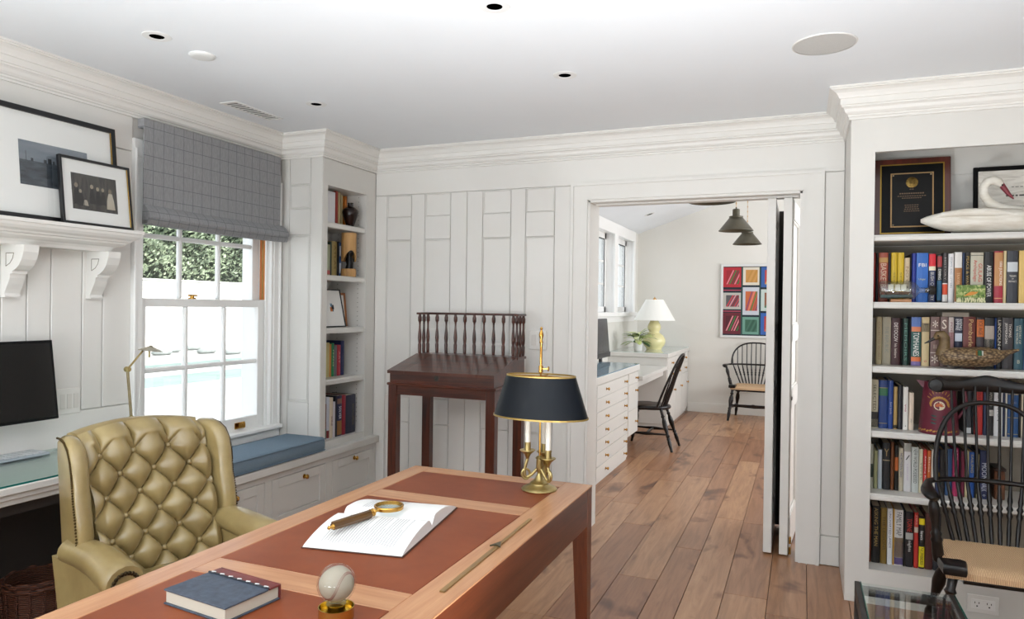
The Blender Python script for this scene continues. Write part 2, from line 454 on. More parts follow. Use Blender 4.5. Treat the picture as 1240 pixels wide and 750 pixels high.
# the two folded door leaves
def door_leaf(name, x0, x1, label, turn=0):
    Rz = M.Rotation(-turn, 3, 'Z')
    def bld(mb, nm, par=None):
        mb.v = [Rz @ (V(q)-V((x0, 4.36, 0))) + V((x0, 4.36, 0)) for q in mb.v]; return mb.build(nm, WHITE, par)
    y0, y1, z0, z1 = 4.36, 4.975, .012, DZ-.026
    b = MB(); st = .1
    b.box((x0, y0, z0), (x1, y0+st, z1), .002); b.box((x0, y1-st, z0), (x1, y1, z1), .002)
    zs = [z0, z0+.2, .86, 1.0, 1.16, 1.3, z1-.11, z1]
    for a, c in ((z0, z0+.19), (.84, .95), (1.24, 1.33), (z1-.11, z1)): b.box((x0, y0+st, a), (x1, y1-st, c))
    o = struct(bld(b, name), label, 'door')
    for a, c in ((z0+.19, .84), (.95, 1.24), (1.33, z1-.11)):
        b = MB(); b.box((x0+.014, y0+st, a), (x1-.014, y1-st, c)); pn = bld(b, 'door_panel', o)
        for xx in (x0+.004, x1-.004-.010):
            b = MB()
            for q0, q1 in (((y0+st, a), (y0+st+.014, c)), ((y1-st-.014, a), (y1-st, c)), ((y0+st, a), (y1-st, a+.014)), ((y0+st, c-.014), (y1-st, c))):
                b.box((xx, q0[0], q0[1]), (xx+.010, q1[0], q1[1]), .003)
            bld(b, 'panel_bead', pn)
    return o
d1 = door_leaf('door_1', -.192, -.146, 'white panelled folding door leaf standing furthest from the jamb')
d2 = door_leaf('door_2', -.105, -.059, 'white panelled folding door leaf next to the right jamb', math.radians(4.3))
b = MB(); b.box((-.1455, 4.955, .012), (-.0625, 4.972, DZ-.026)); b.build('dark_gap_strip', flat('2A2622', .8), d1, label='added dark strip filling the gap between the leaves')  # added strip; its dark colour makes the gap between the leaves dark
b = MB(); b.lathe([(.012, 0), (.012, .004), (.006, .006)], (-.0505, 4.47, .90), 12, axis=(1, -.075, 0)); b.build('finger_pull', flat('4A463E', .4, .7), d2, 40)
for z in (.02, .08):
    b = MB(); b.lathe([(.007, 0), (.007, .04)], (-.047, 4.385, z-.008), 10); b.build('hinge', BRASS, d2, 40)

# left wall boards ------------------------------------------------------
def lpiece(name, y0, y1, z0, z1, d=0):
    return board(name, wall_left, (-3.167, y0+G, z0+G), (XL-d, y1-G, z1-G), .003)
ys = [-1.7, -1.3, -.9, -.5, -.1, .3, .7, 1.1, 1.45, 1.70, 1.82, 1.966, 2.075, 2.183, 2.334, 2.441, 2.597]
for a, c in zip(ys, ys[1:]): lpiece('wall_board', a, c, .9, 1.74)
lpiece('rail', -1.7, 2.597, .0, .9)
lpiece('frieze_board', -1.7, WY0-.045, 1.74+.44, 2.40); lpiece('rail', -1.7, 2.597, 1.74, 1.80)
for a, c in ((-1.7, .6), (.6, 1.5), (1.5, 2.5)): lpiece('panel', a, c, 1.80, 2.18, .004)
lpiece('stile', 2.5, 2.597, 1.80, 2.18)

# sash window -----------------------------------------------------------
SASH = flat('F2F1EE', .35)
b = MB()
for (y0, y1, z0, z1) in ((2.5965, 2.655, .60, 2.159), (3.6005, 3.689, .60, 2.159), (2.5965, 3.689, 2.16, 2.25)): b.box((XL-.0121, y0, z0), (XL+.014, y1, z1), .002)
for (y0, y1, z0, z1) in ((2.5955, 2.612, .601, 2.2), (3.675, 3.69, .601, 2.2)): b.box((XL-.013, y0, z0), (XL+.026, y1, z1), .004)
for (y0, y1, z0, z1) in ((3.5995, 3.612, .602, 2.1), (3.625, 3.64, .602, 2.1)): b.box((XL-.0125, y0, z0), (XL+.02, y1, z1), .004)
win = struct(b.build('window_1', SASH), 'white double hung sash window with small panes over the window seat', 'window')
b = MB()
b.box((-3.36, WY0-.004, WZ0), (XL-.004, WY0+.01, WZ1)); b.box((-3.36, WY1-.012, WZ0), (XL-.004, WY1+.004, WZ1)); b.box((-3.36, WY0, WZ1-.01), (XL, WY1, WZ1))
b.box((-3.169, WY1-.020, WZ0), (-3.159, WY1-.012, WZ1))
b.build('window_jamb', SASH, win)
b = MB(); b.box((-3.216, WY1-.0145, 1.44), (-3.1705, WY1-.0118, WZ1-.012)); bp = b.build('jamb_liner', wood('orange_pine', 'B4632A', 'CE8443', 2, 8), win, label='bare orange wood jamb channel')
b = MB(); b.tube([(-3.19, WY1-.017, 1.445), (-3.19, WY1-.017, 2.1)], .003, 6); b.build('sash_chain', OLDBR, bp)
b = MB(); b.box((-3.20, 2.56, .612), (XL+.045, 3.699, .638), .006); b.build('window_sill', SASH, win)
b = MB(); b.box((-3.166, 2.58, .56), (XL+.018, 3.695, .612), .003); b.build('sill_apron', SASH, win)
b = MB(); b.box((-3.36, WY0, .58), (-3.19, WY1, .615)); b.build('outer_sill', SASH, win)
def sash(x, z0, z1, zr0, zr1, y0=2.652, y1=3.586, zm=None, name='lower_sash'):
    gy0, gy1 = y0+.05, y1-.058; t = .034
    b = MB()
    b.box((x-t/2, y0, z0), (x+t/2, gy0, z1), .002); b.box((x-t/2, gy1, z0), (x+t/2, y1, z1), .002)
    b.box((x-t/2, gy0, z0), (x+t/2, gy1, zr0), .002); b.box((x-t/2, gy0, zr1), (x+t/2, gy1, z1), .002)
    o = b.build(name, SASH, win)
    mw = .026; pw = (gy1-gy0-2*mw)/3
    for k in (1, 2):
        yy = gy0 + k*pw + (k-1)*mw
        b = MB(); b.box((x-.014, yy, zr0), (x+.014, yy+mw, zr1), .006); b.build('muntin', SASH, o)
    b = MB(); b.box((x-.0135, gy0, zm-.013), (x+.0135, gy1, zm+.013), .006); b.build('muntin', SASH, o)
    for k in range(3):
        ya = gy0 + k*(pw+mw)
        for za, zb in ((zr0, zm-.013), (zm+.013, zr1)):
            b = MB(); b.box((x-.002, ya-.004, za-.004), (x+.002, ya+pw+.004, zb+.004)); b.build('pane', GLASS, o)
    return o
lo_ = sash(-3.190, .62, 1.437, .715, 1.392, zm=1.055)
up_ = sash(-3.240, 1.392, 2.155, 1.437, 2.105, zm=1.771, name='upper_sash')
b = MB(); b.lathe([(.022, 0), (.022, .006), (.012, .008), (.011, .018)], (-3.2, 3.03, 1.437), 14); b.box((-3.205, 3.0, 1.452), (-3.193, 3.065, 1.462), .003); b.build('sash_lock', BRASS, lo_, 40)
b = MB(); yy = px(290, 512, X=-3.173); b.box((-3.173, yy.y-.042, .650), (-3.168, yy.y+.042, .688), .001); b.box((-3.168, yy.y-.028, .656), (-3.152, yy.y+.028, .664), .003); b.box((-3.156, yy.y-.028, .656), (-3.150, yy.y+.028, .684), .003); b.build('sash_lift', BRASS, lo_)

# far room windows (two casements side by side)
fw = None
for n_, (y0, y1) in enumerate(((7.62, 8.63), (8.75, 9.72))):
    b = MB(); x = XFW
    for q in ((y0-.059, y0+.03, 1.3625, 2.33), (y1-.03, y1+.059, 1.3625, 2.33)): b.box((x-.01, q[0], q[2]), (x+.018, q[1], q[3]), .003)
    b.box((x-.0101, y0-.059, 2.3305), (x+.0175, y1+.059, 2.47), .003); b.box((x-.19, y0-.0595, 1.31), (x+.05, y1+.0595, 1.362), .004); b.box((x-.005, y0-.0595, 1.24), (x+.012, y1+.0595, 1.3095))
    fw = struct(b.build('window_%d' % (n_+2), SASH), ['white casement window next to the small green plant', 'white casement window behind the white lampshade'][n_], 'window')
    b = MB()
    for q in ((y0, y0+.02), (y1-.02, y1)): b.box((x-.2, q[0], 1.362), (x, q[1], 2.36))
    b.box((x-.2, y0, 2.34), (x, y1, 2.36)); b.build('window_jamb', SASH, fw)
    b = MB(); xs = x-.12
    b.box((xs-.02, y0+.02, 1.365), (xs+.02, y0+.08, 2.34)); b.box((xs-.02, y1-.08, 1.365), (xs+.02, y1-.02, 2.34)); b.box((xs-.02, y0+.02, 1.365), (xs+.02, y1-.02, 1.43)); b.box((xs-.02, y0+.02, 2.27), (xs+.02, y1-.02, 2.34))
    sh = b.build('casement_sash', SASH, fw)
    b = MB(); b.box((xs+.012, y1-.092, 1.43), (xs+.019, y1-.08, 2.27)); b.box((xs+.012, y0+.08, 2.258), (xs+.019, y1-.08, 2.27)); b.build('glazing_seal', flat('16181B', .5), sh)
    ym = (y0+y1)/2; b = MB(); b.box((xs-.012, ym-.012, 1.43), (xs+.012, ym+.012, 2.27)); b.build('muntin', SASH, sh)
    for zm in (1.71, 1.99):
        b = MB(); b.box((xs-.0115, y0+.08, zm-.012), (xs+.0115, y1-.08, zm+.012)); b.build('muntin', SASH, sh)
    for ya, yb_ in ((y0+.08, ym-.012), (ym+.012, y1-.08)):
        for za, zb in ((1.43, 1.698), (1.722, 1.978), (2.002, 2.27)):
            b = MB(); b.box((xs-.002, ya, za), (xs+.002, yb_, zb)); b.build('pane', GLASS, sh)
# plain windows in the unseen walls (the room's other daylight)
def plain_window(n, axis, pos, u0, u1, z0, z1, label):
    b = MB()
    def bx(mb, a0, a1, c0, c1, d0, d1):
        if axis == 'x': mb.box((pos+d0, a0, c0), (pos+d1, a1, c1))
        else: mb.box((a0, pos+d0, c0), (a1, pos+d1, c1))
    um = (u0+u1)/2
    for q in ((u0, u0+.06, z0, z1), (u1-.06, u1, z0, z1), (um-.03, um+.03, z0, z1), (u0, u1, z0, z0+.06), (u0, u1, z1-.06, z1)): bx(b, q[0], q[1], q[2], q[3], .08, .13)
    o = struct(b.build('window_%d' % n, SASH), label, 'window')
    for a, c in ((u0+.06, um-.03), (um+.03, u1-.06)):
        g = MB(); bx(g, a, c, z0+.06, z1-.06, .1, .105); g.build('pane', GLASS, o)
plain_window(4, 'y', -1.9, -2.7, -.5, .6, 2.3, 'wide white window behind the near end of the desk')
plain_window(5, 'y', -1.9, .1, 1.7, .6, 2.3, 'wide white window opposite the tall bookcase')
plain_window(6, 'x', XFR, 5.4, 9.0, .7, 2.6, 'wide added white window facing the far cabinets')  # window added out of view to light the far room
# skirting in the far room
b = MB(); b.box((-1.45, YFW-.018, 0), (XFR, YFW, .11), .003); b.box((-1.45, YFW-.012, .11), (XFR, YFW, .128), .004)
struct(b.build('baseboard_far', FARW), 'white skirting board along the far wall', 'baseboard')
# ------------------------------------------------------------------ built-in furniture
def knob(parent, p, axis, r=.013, m=None):
    b = MB(); b.lathe([(r*.95, 0), (r*.95, .002), (r*.45, .004), (r*.4, .012), (r*.85, .017), (r, .022), (r*.85, .027), (r*.3, .030)], p, 12, axis=axis)
    return b.build('knob', m or BRASS, parent, 40)
def drawer_front(parent, name, lo, hi, nrm, frame=.045, m=None):
    """framed front lying in the plane facing +x ('x') or -y ('y'): lo/hi are (u,z); nrm=(axis,pos)"""
    ax, pos = nrm; m = m or CABW; b = MB()
    def bx(u0, u1, z0, z1, d0, d1, bev=.002):
        if ax == 'x': b.box((pos+d0, u0, z0), (pos+d1, u1, z1), bev)
        else: b.box((u0, pos-d1, z0), (u1, pos-d0, z1), bev)
    if frame:
        bx(lo[0], lo[0]+frame, lo[1], hi[1], -.01, .004); bx(hi[0]-frame, hi[0], lo[1], hi[1], -.01, .004)
        bx(lo[0]+frame, hi[0]-frame, lo[1], lo[1]+frame, -.01, .004); bx(lo[0]+frame, hi[0]-frame, hi[1]-frame, hi[1], -.01, .004)
        bx(lo[0]+frame+.0015, hi[0]-frame-.0015, lo[1]+frame+.0015, hi[1]-frame-.0015, -.01, -.003)
    else: bx(lo[0], hi[0], lo[1], hi[1], -.01, .004)
    return b.build(name, m, parent, world=True)

# alcove bookcase beside the window ---------------------------------------
NY0, NY1, NZ0, NZ1 = 3.760, 4.195, .53, 2.183
t = thing('alcove_bookcase', 'tall narrow white alcove bookcase between window and panelled wall', 'bookcase', (-3.0, 4.0, .53))
b = MB()
b.box((XL, YN+.008, .49), (XN, NY0-.0, ZT-.15)); b.box((XL, NY1, .49), (XN, YB, ZT-.15)); b.box((XL, NY0, NZ1), (XN, NY1, ZT-.15)); b.box((-3.153, NY0, .49), (-3.12, NY1, NZ1))
b.build('carcass', CABW, t, world=True)
b = MB(); b.box((-3.12, NY0, .49), (XN-.004, NY1, NZ0)); b.build('bottom_shelf', CABW, t, world=True)
for z in (1.95, 1.606, 1.262, .927):
    b = MB(); b.box((-3.12, NY0, z-.03), (XN-.012, NY1, z), .002); b.box((XN-.03, NY0, z-.036), (XN-.006, NY1, z-.006), .004); b.build('shelf', CABW, t, world=True)
def face_y(name, x0, x1, z0, z1, d=0):
    b = MB(); b.box((x0+G, YN+d, z0+G), (x1-G, YN+.008, z1-G), .002); return b.build(name, CABW, t, world=True)
fx0, fx1, fp0, fp1 = XL, XN, -3.083, -2.917
face_y('stile', fx0, fp0, .49, 2.36); face_y('stile', fp1, fx1, .49, 2.36)
for z0, z1 in ((2.187, 2.36), (1.861, 2.026), (.49, .785)): face_y('rail', fp0, fp1, z0, z1)
for z0, z1 in ((2.026, 2.187), (.785, 1.861)):
    pn = face_y('panel', fp0+.012, fp1-.012, z0+.012, z1-.012, .004)
    for q in ((fp0+.001, fp0+.008, z0+.001, z1-.001), (fp1-.008, fp1-.001, z0+.001, z1-.001), (fp0+.0085, fp1-.0085, z0+.001, z0+.008), (fp0+.0085, fp1-.0085, z1-.008, z1-.001)):
        b = MB(); b.box((q[0], YN+.002, q[2]), (q[1], YN+.0079, q[3]), .0015); b.build('panel_bead', CABW, pn, world=True)
# rows of shelf pin holes
b = MB()
for z in [.6+.032*i for i in range(50)]:
    for x in (-2.89, -3.06): b.box((x-.003, NY1-.0006, z-.003), (x+.003, NY1+.001, z+.003))
b.build('shelf_pin_holes', flat('8F8A80', .8), t, world=True, kind='stuff')

# window seat ---------------------------------------------------------------
XF = -2.80
t = thing('window_seat', 'white built in window seat with three framed drawers', 'bench', (-2.95, 3.45, 0))
b = MB(); b.box((XL+.002, 2.6, .09), (XF-.012, YB-.002, .443)); b.build('carcass', flat('6E6A63', .7), t, world=True)
world_b = lambda nm, a, c, m=CABW, bev=.0015: MB().box(a, c, bev).build(nm, m, t, world=True)
world_b('plinth', (XL+.002, 2.6, 0), (XF-.05, YB-.002, .09))
world_b('seat_top', (XL+.002, 2.6, .443), (-2.77, YB-.001, .49), CABW, .004)
spans = [(2.66, px(320, 598, X=XF).y), (px(328.5, 600, X=XF).y, px(394, 575, X=XF).y), (px(402, 570, X=XF).y, px(452, 550, X=XF).y)]
kz = {0: (283.5, 604), 1: (368.5, 577), 2: (429, 554.5)}
world_b('face_rail', (XF-.012, 2.6, .405), (XF+.004, YB-.002, .443)); world_b('face_rail', (XF-.012, 2.6, .09), (XF+.004, YB-.002, .125))
for a, c in ((2.6, spans[0][0]), (spans[0][1], spans[1][0]), (spans[1][1], spans[2][0]), (spans[2][1], YB-.002)): world_b('face_stile', (XF-.012, a, .125), (XF+.004, c, .405))
for i, (a, c) in enumerate(spans):
    d = drawer_front(t, 'drawer', (a+.0035, .1285), (c-.0035, .4015), ('x', XF), .055)
    d['label'] = ['framed drawer front half hidden by the wing chair', 'framed middle drawer front', 'framed drawer front nearest the slant top desk'][i]
    q = px(*kz[i], X=XF+.004); knob(d, WM[t].inverted() @ q, (1, 0, 0), .015)
# blue cushion
CUSH = mottled('blue_grey_linen', '6F8190', '7A8C9A', 260, .85, bumpk=.15, detail=2, spec=.2)
b = MB()
def rrect(x0, x1, y0, y1, r, n=5):
    out = []
    for cx, cy, a0 in ((x1-r, y1-r, 0), (x0+r, y1-r, 90), (x0+r, y0+r, 180), (x1-r, y0+r, 270)):
        for k in range(n+1):
            a = math.radians(a0+90*k/n); out.append((cx+r*math.cos(a), cy+r*math.sin(a)))
    return out
ce = 3.7
b.pillow(rrect(-3.085, -2.768, 2.66, ce, .022), .088, .016, lambda a, c, h: (a, c, .4905+.044+h), 4)
cu = tag(b.build('seat_cushion', CUSH, None, 50), 'blue grey linen cushion on the window seat', 'cushion')
for z in (.570, .500):
    pp = MB(); pp.tube([(-2.7685, 2.68, z), (-2.7685, ce-.022, z), (-2.775, ce-.006, z)], .0035, 6); pp.build('piping', CUSH, cu)

# picture ledge on brackets ---------------------------------------------------
t = thing('picture_ledge', 'white moulded picture ledge on scroll brackets above the counter', 'shelf', (XL, 1.9, 1.65))
XS = -2.954
prof = [(0, 1.757), (.200, 1.757), (.200, 1.742), (.193, 1.740), (.190, 1.728), (.180, 1.716), (.165, 1.708), (.160, 1.700), (.148, 1.698), (.146, 1.690), (.132, 1.682), (.112, 1.676), (.104, 1.664), (.10, 1.652), (0, 1.652)]
b = MB(); b.sweep(prof, [(XL, .2), (XL, 2.40)], False, -1)
rings = []
for k in range(0, 1): pass
b.sweep([(o, z) for o, z in prof], [(XL, 2.40), (XL, 2.40001)], False, -1)
b.build('moulded_shelf', WHITE, t, world=True)
# returned end of the ledge
b = MB()
b.loft([[(XL+o, 2.40, z) for o, z in prof], [(XL+max(o*1.0, 0), 2.40+max(o-.10, 0)*1.05, z) for o, z in prof]])
b.build('shelf_return', WHITE, t, world=True)
def bracket(y):
    outl = [(0, 0), (.150, 0), (.146, -.03), (.134, -.062), (.115, -.088), (.092, -.104), (.075, -.110), (.075, -.122), (.062, -.122), (.060, -.14), (.048, -.165), (.034, -.188), (.026, -.205), (.03, -.215), (.03, -.222), (0, -.222)]
    b = MB(); b.prism(outl, y-.032, y+.032, lambda a, c, h: (XL+a, h, 1.652+c)); o = b.build('bracket', WHITE, t, world=True)
    b = MB()
    hp = [(.035, -.035), (.085, -.035), (.078, -.058), (.06, -.078), (.035, -.09)]
    for i in range(len(hp)):
        p, q = hp[i], hp[(i+1) % len(hp)]
        b.tube([(XL+p[0], y-.0325, 1.652+p[1]), (XL+q[0], y-.0325, 1.652+q[1])], .0018, 4)
    b.build('carved_outline', flat('8E877C', .8), o, world=True)
for y in (1.20, 1.60, 1.995, 2.385): bracket(y)

# counter with glass top under the ledge ---------------------------------------
ZCN, XCN = .735, -2.66
t = thing('built_in_counter', 'white built in counter with moulded edge and dark knee space', 'counter', (-2.9, 1.8, 0))
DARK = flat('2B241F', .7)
b = MB(); b.box((XL+.002, .2, ZCN-.03), (XCN, 2.595, ZCN), .004); b.box((XL+.002, .2, ZCN-.055), (XCN-.015, 2.595, ZCN-.028), .006); b.box((XL+.002, .2, ZCN-.075), (XCN-.028, 2.595, ZCN-.053), .003); b.build('worktop', CABW, t, world=True)
for y0, y1 in ((2.30, 2.595), (.2, .8)):
    b = MB(); b.box((XL+.002, y0, 0), (XCN-.05, y1, ZCN-.075)); b.build('cabinet', CABW, t, world=True)
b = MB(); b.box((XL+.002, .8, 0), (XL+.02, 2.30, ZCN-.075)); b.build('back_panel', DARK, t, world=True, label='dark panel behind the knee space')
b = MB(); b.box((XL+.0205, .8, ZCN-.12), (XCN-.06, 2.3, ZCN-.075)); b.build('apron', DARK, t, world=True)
CGLASS = thin_glass('counter_glass', (.86, .94, .92), .16)
b = MB(); b.box((XL+.002, .2, ZCN+.0005), (XCN-.006, 2.59, ZCN+.008)); g = tag(b.build('glass_sheet', CGLASS), 'clear glass sheet covering the white built in counter', 'glass top')
b = MB(); b.box((XCN-.0058, .2, ZCN+.001), (XCN-.0045, 2.59, ZCN+.0075)); b.build('glass_edge', flat('1F6E66', .15), g, label='green ground edge of the glass')

# tall bookcase on the right ------------------------------------------------------
KX0, KX1, KZ0, KZ1, KYB = .317, 2.45, .168, 2.189, 4.2
t = thing('built_in_bookcase', 'wide white built in bookcase filled with books on five shelves', 'bookcase', (1.2, 4.0, 0))
b = MB()
b.box((XK, YK, 0), (KX0, YB-.0, 2.42)); b.box((KX1, YK, 0), (2.7, YB, 2.42)); b.box((KX0, YK, KZ1), (KX1, YK+.03, 2.42)); b.box((KX0, YK+.03, 2.26), (KX1, YB, 2.42)); b.box((KX0, YK, 0), (KX1, YB, KZ0)); b.box((KX0, KYB, KZ0), (KX1, YB, 2.26))
b.build('carcass', CABW, t, world=True)
KS = [1.789, 1.464, 1.152, .838, .534]
for z in KS:
    b = MB(); b.box((KX0, YK+.014, z-.028), (KX1, KYB, z), .002); b.box((KX0, YK+.004, z-.031), (KX1, YK+.022, z-.006), .005); b.build('shelf', CABW, t, world=True)
b = MB(); b.box((KX0, KYB-.012, 2.12), (KX1, KYB, 2.26)); b.build('back_rail', CABW, t, world=True)
BKBACK = mottled('bookcase_back', '8C8375', '92897B', 3, .6)  # darker than the carcass, used below the top shelf only
b = MB(); b.box((KX0, KYB-.004, KZ0), (KX1, KYB+.001, KS[0]-.03)); b.build('back_panel', BKBACK, t, world=True, label='taupe back panel')

# ------------------------------------------------------------------ writing table
DXL, DXR, DYF, DYN, DZT = -1.485, -.722, 2.587, .92, .75
t = thing('writing_table', 'cherry writing table with three russet leather inlays', 'desk', ((DXL+DXR)/2, (DYF+DYN)/2, 0))
xi0, xi1 = -1.405, -.825
ybk = [(2.205, 2.507), (1.432, 2.112), (1.00, 1.335)]
b = MB(); th = .006
def dbox(x0, x1, y0, y1, m, name='table_top_rail'):
    b = MB(); b.box((x0, y0, DZT-th), (x1, y1, DZT), .0015); return b.build(name, m, t, world=True)
dbox(DXL, xi0, DYN, DYF, CHERRY, 'top_side_rail'); dbox(xi1, DXR, DYN, DYF, CHERRY, 'top_side_rail')
for y0, y1 in ((2.507, DYF), (2.112, 2.205), (1.335, 1.432), (DYN, 1.00)): dbox(xi0, xi1, y0, y1, CHERRYX, 'top_cross_rail')
for y0, y1 in ybk:
    b = MB(); b.box((xi0+.0015, y0+.0015, DZT-th), (xi1-.0015, y1-.0015, DZT-.0003), .001); b.build('leather_inlay', INLAY, t, world=True)
ap = .135
for q in ((DXL+.002, DXL+.022, DYN+.01, DYF-.01), (DXR-.022, DXR-.002, DYN+.01, DYF-.01)):
    b = MB(); b.box((q[0], q[2], DZT-th-ap), (q[1], q[3], DZT-th)); b.build('apron', CHERRYS, t, world=True)
for q in ((DYF-.022, DYF-.002), (DYN+.002, DYN+.022)):
    b = MB(); b.box((DXL+.0225, q[0], DZT-th-ap), (DXR-.0225, q[1], DZT-th)); b.build('apron', CHERRYS, t, world=True)
for x in (DXL+.0015, DXR-.0015):
    for y in (DYN+.0015, DYF-.0015):
        sx = 1 if x < -1 else -1; sy = 1 if y < 2 else -1
        b = MB(); l0 = .058; l1 = .034
        b.loft([[(x, y, z), (x+sx*w, y, z), (x+sx*w, y+sy*w, z), (x, y+sy*w, z)] for z, w in ((DZT-th-.0005, l0), (DZT-th-ap-.01, l0), (0, l1))])
        b.build('leg', CHERRYZ, t, world=True)

# ------------------------------------------------------------------ slant top desk
t = thing('slant_top_desk', 'dark mahogany slant top desk on tall legs with spindle gallery', 'desk', (-1.97, 3.95, 0))
sx0, sx1, sy0, sy1 = -2.327, -1.618, 3.705, 4.19
zf, zb, zbt, zr = 1.018, 1.100, .945, .875
b = MB()
sid = [(sy0+.01, zbt), (sy1, zbt), (sy1, zb-.012), (4.05, zb-.012), (sy0+.01, zf-.012)]
b.prism(sid, sx0+.008, sx1-.008, lambda a, c, h: (h, a, c)); body = b.build('body', MAHOG, t, world=True)
b = MB()
lid = [(sy0-.008, zf-.014), (4.045, zb-.012), (4.045, zb+.004), (sy0-.008, zf+.004)]
for a, c in ((sx0, sx0+.115), (sx0+.1165, sx1-.1165), (sx1-.115, sx1)):
    b = MB(); b.prism(lid, a, c, lambda p, q, h: (h, p, q)); b.build('lid_board', MAHOG, t, world=True)
b = MB(); b.box((sx0-.004, 4.0455, zb-.012), (sx1+.004, sy1+.004, zb+.004), .002); b.build('top_ledge', MAHOG, t, world=True)
b = MB(); b.lathe([(.016, 0), (.016, .002)], (-2.0, sy0+.0105, .985), 14, axis=(0, -1, 0)); b.box((-2.003, sy0+.007, .974), (-1.997, sy0+.0085, .99)); b.build('keyhole_plate', flat('3B3934', .4, .6), t, world=True)
b = MB(); b.box((sx0-.008, sy0-.004, zbt-.014), (sx1+.008, sy1+.004, zbt+.002), .005); b.build('stand_moulding', MAHOG, t, world=True)
for q in (((sx0+.01, sy0+.012), (sx1-.01, sy0+.032)), ((sx0+.01, sy1-.03), (sx1-.01, sy1-.01)), ((sx0+.012, sy0+.03), (sx0+.03, sy1-.03)), ((sx1-.03, sy0+.03), (sx1-.012, sy1-.03))):
    b = MB(); b.box((*q[0], zr), (*q[1], zbt-.013)); b.build('stand_rail', MAHOG, t, world=True)
for x in (sx0, sx1-.058):
    for y in (sy0+.004, sy1-.058-.004):
        b = MB(); b.box((x, y, 0), (x+.058, y+.054, zbt-.013), .003); b.build('leg', MAHOGZ, t, world=True)
gz0, gz1 = zb+.004, 1.358
SP = [(.0095, 0), (.0105, .02), (.0115, .055), (.0085, .068), (.010, .075), (.0125, .10), (.0105, .13), (.0065, .165), (.006, .19), (.0075, .205), (.012, .212), (.0125, .235), (.009, .247), (.0085, .254)]
gx = [sx0+.012+i*(sx1-sx0-.024)/10 for i in range(11)]
posts = [(x, sy1-.014) for x in gx] + [(sx0+.012, 4.066), (sx0+.012, 4.121), (sx1-.012, 4.066), (sx1-.012, 4.121)]
for x, y in posts:
    b = MB(); b.lathe([(r, z) for r, z in SP], (x, y, gz0), 10); b.build('spindle', MAHOGZ, t, 40, world=True)
b = MB(); b.box((sx0-.004, sy1-.028, gz1), (sx1+.004, sy1, gz1+.014), .003)
b.box((sx0-.004, 4.045, gz1+.0003), (sx0+.026, sy1-.027, gz1+.0137), .003); b.box((sx1-.026, 4.045, gz1+.0003), (sx1+.004, sy1-.027, gz1+.0137), .003); b.build('gallery_rail', MAHOG, t, world=True)

# ------------------------------------------------------------------ tufted wing chair
t = thing('wing_chair', 'olive tan leather wing chair with deep buttoned back behind the desk', 'armchair', (-1.93, 1.82, 0), math.radians(-13))
HW = .210
def back_pt(u, v):
    """u -1..1 across, v 0..1 up; returns point of the back's front face and the outward normal"""
    top = .962 + .022*(1-u*u)
    z = .40 + (top-.40)*v  # height
    x = -.135 - .17*v + .045*u*u + .03*math.sin(v*PI)*.6
    if v > .93: x -= (v-.93)**2*9
    return V((x, u*(HW+.01*v), z))
DU, DV = .122, .069
def tuft(y, z, u, v):
    p = (y-.02)/DU; q = (z-.545)/(2*DV)
    s_ = p+q; r_ = p-q
    h = (abs(math.sin(PI*s_))*abs(math.sin(PI*r_)))**.36
    return h
ztopb = .545+DV*5.0
def back_surf(a, c):
    u = a*2-1; P = back_pt(u, c); n = V((.95, 0, .28))
    h = tuft(P.y, P.z, u, c)
    if P.z > ztopb:
        k = min(1, (P.z-ztopb)/.05); hv = abs(math.sin(PI*((P.y-.02)/DU+.5)))**.42
        h = h*(1-k) + hv*k
    ed = min(1, (1-abs(u))*8+.0); h *= .45+.55*ed
    return P + n*(h*.055-.036)
b = MB(); b.grid(150, 150, back_surf); b.build('tufted_back', LEATHER, t, 80)
b = MB()
for j in range(-1, 6):
    z = .545 + DV*j
    for i in range(-3, 4):
        y = .02 + DU*(i + (.5 if j % 2 else 0))
        if abs(y) > HW-.025: continue
        c0 = (z-.40)/(.962+.022*(1-(y/HW)**2)-.40)
        if c0 > 1: continue
        P = back_pt(y/HW, c0) + V((.95, 0, .28))*(-.022)
        k = MB(); k.ball(P, .011, 10); k.build('button', LEATHER, t, 60)
# outer shell of the back
b = MB()
def shell(a, c):
    u = a*2-1; P = back_pt(u*1.0, c); return P
rings = []
for j in range(15):
    c = j/14; L_ = []
    for i in range(13):
        P = back_pt(-1+i/6, c); L_.append((P.x-.035, P.y, P.z))
    for i in range(13):
        P = back_pt(1-i/6, c); k = .07; L_.append((P.x-k-(.03 if 0 < i < 12 else 0), P.y, P.z-.012*(c > .9)))
    rings.append(L_)
b.loft(rings); b.build('back_shell', LEATHER, t, 60)
# rolled top edge
b = MB(); pts = []
for i in range(17):
    P = back_pt(-1+i/8, 1.0); pts.append((P.x-.04, P.y, P.z-.028))
b.tube(pts, .034, 12); b.build('top_roll', LEATHER, t, 60)
# wings
for s_ in (-1, 1):
    outl = [(-.33, .56), (-.29, .56), (-.16, .56), (-.140, .60), (-.138, .66), (-.150, .72), (-.165, .77), (-.172, .82), (-.178, .86), (-.192, .90), (-.215, .935), (-.25, .956), (-.29, .964), (-.33, .962), (-.355, .945), (-.36, .89), (-.35, .77)]
    def fn(a, c, h, s_=s_):
        k = max(0, (a+.34))*.14
        return (a, s_*(HW+.022+k+h+.03*(c-.6)), c)
    b = MB(); b.pillow(outl, .056, .022, fn, 5); wg = b.build('wing', LEATHER, t, 50)
    b = MB()
    nl = outl[2:14]
    for i in range(len(nl)-1):
        for j in range(6):
            a = nl[i][0]+(nl[i+1][0]-nl[i][0])*j/6; c = nl[i][1]+(nl[i+1][1]-nl[i][1])*j/6
            p = fn(a-.014, c-.008, .028); b.ball(p, .0042, 6)
    b.build('nail_trim', flat('4A3B22', .35, .9), wg, 60, kind='stuff')
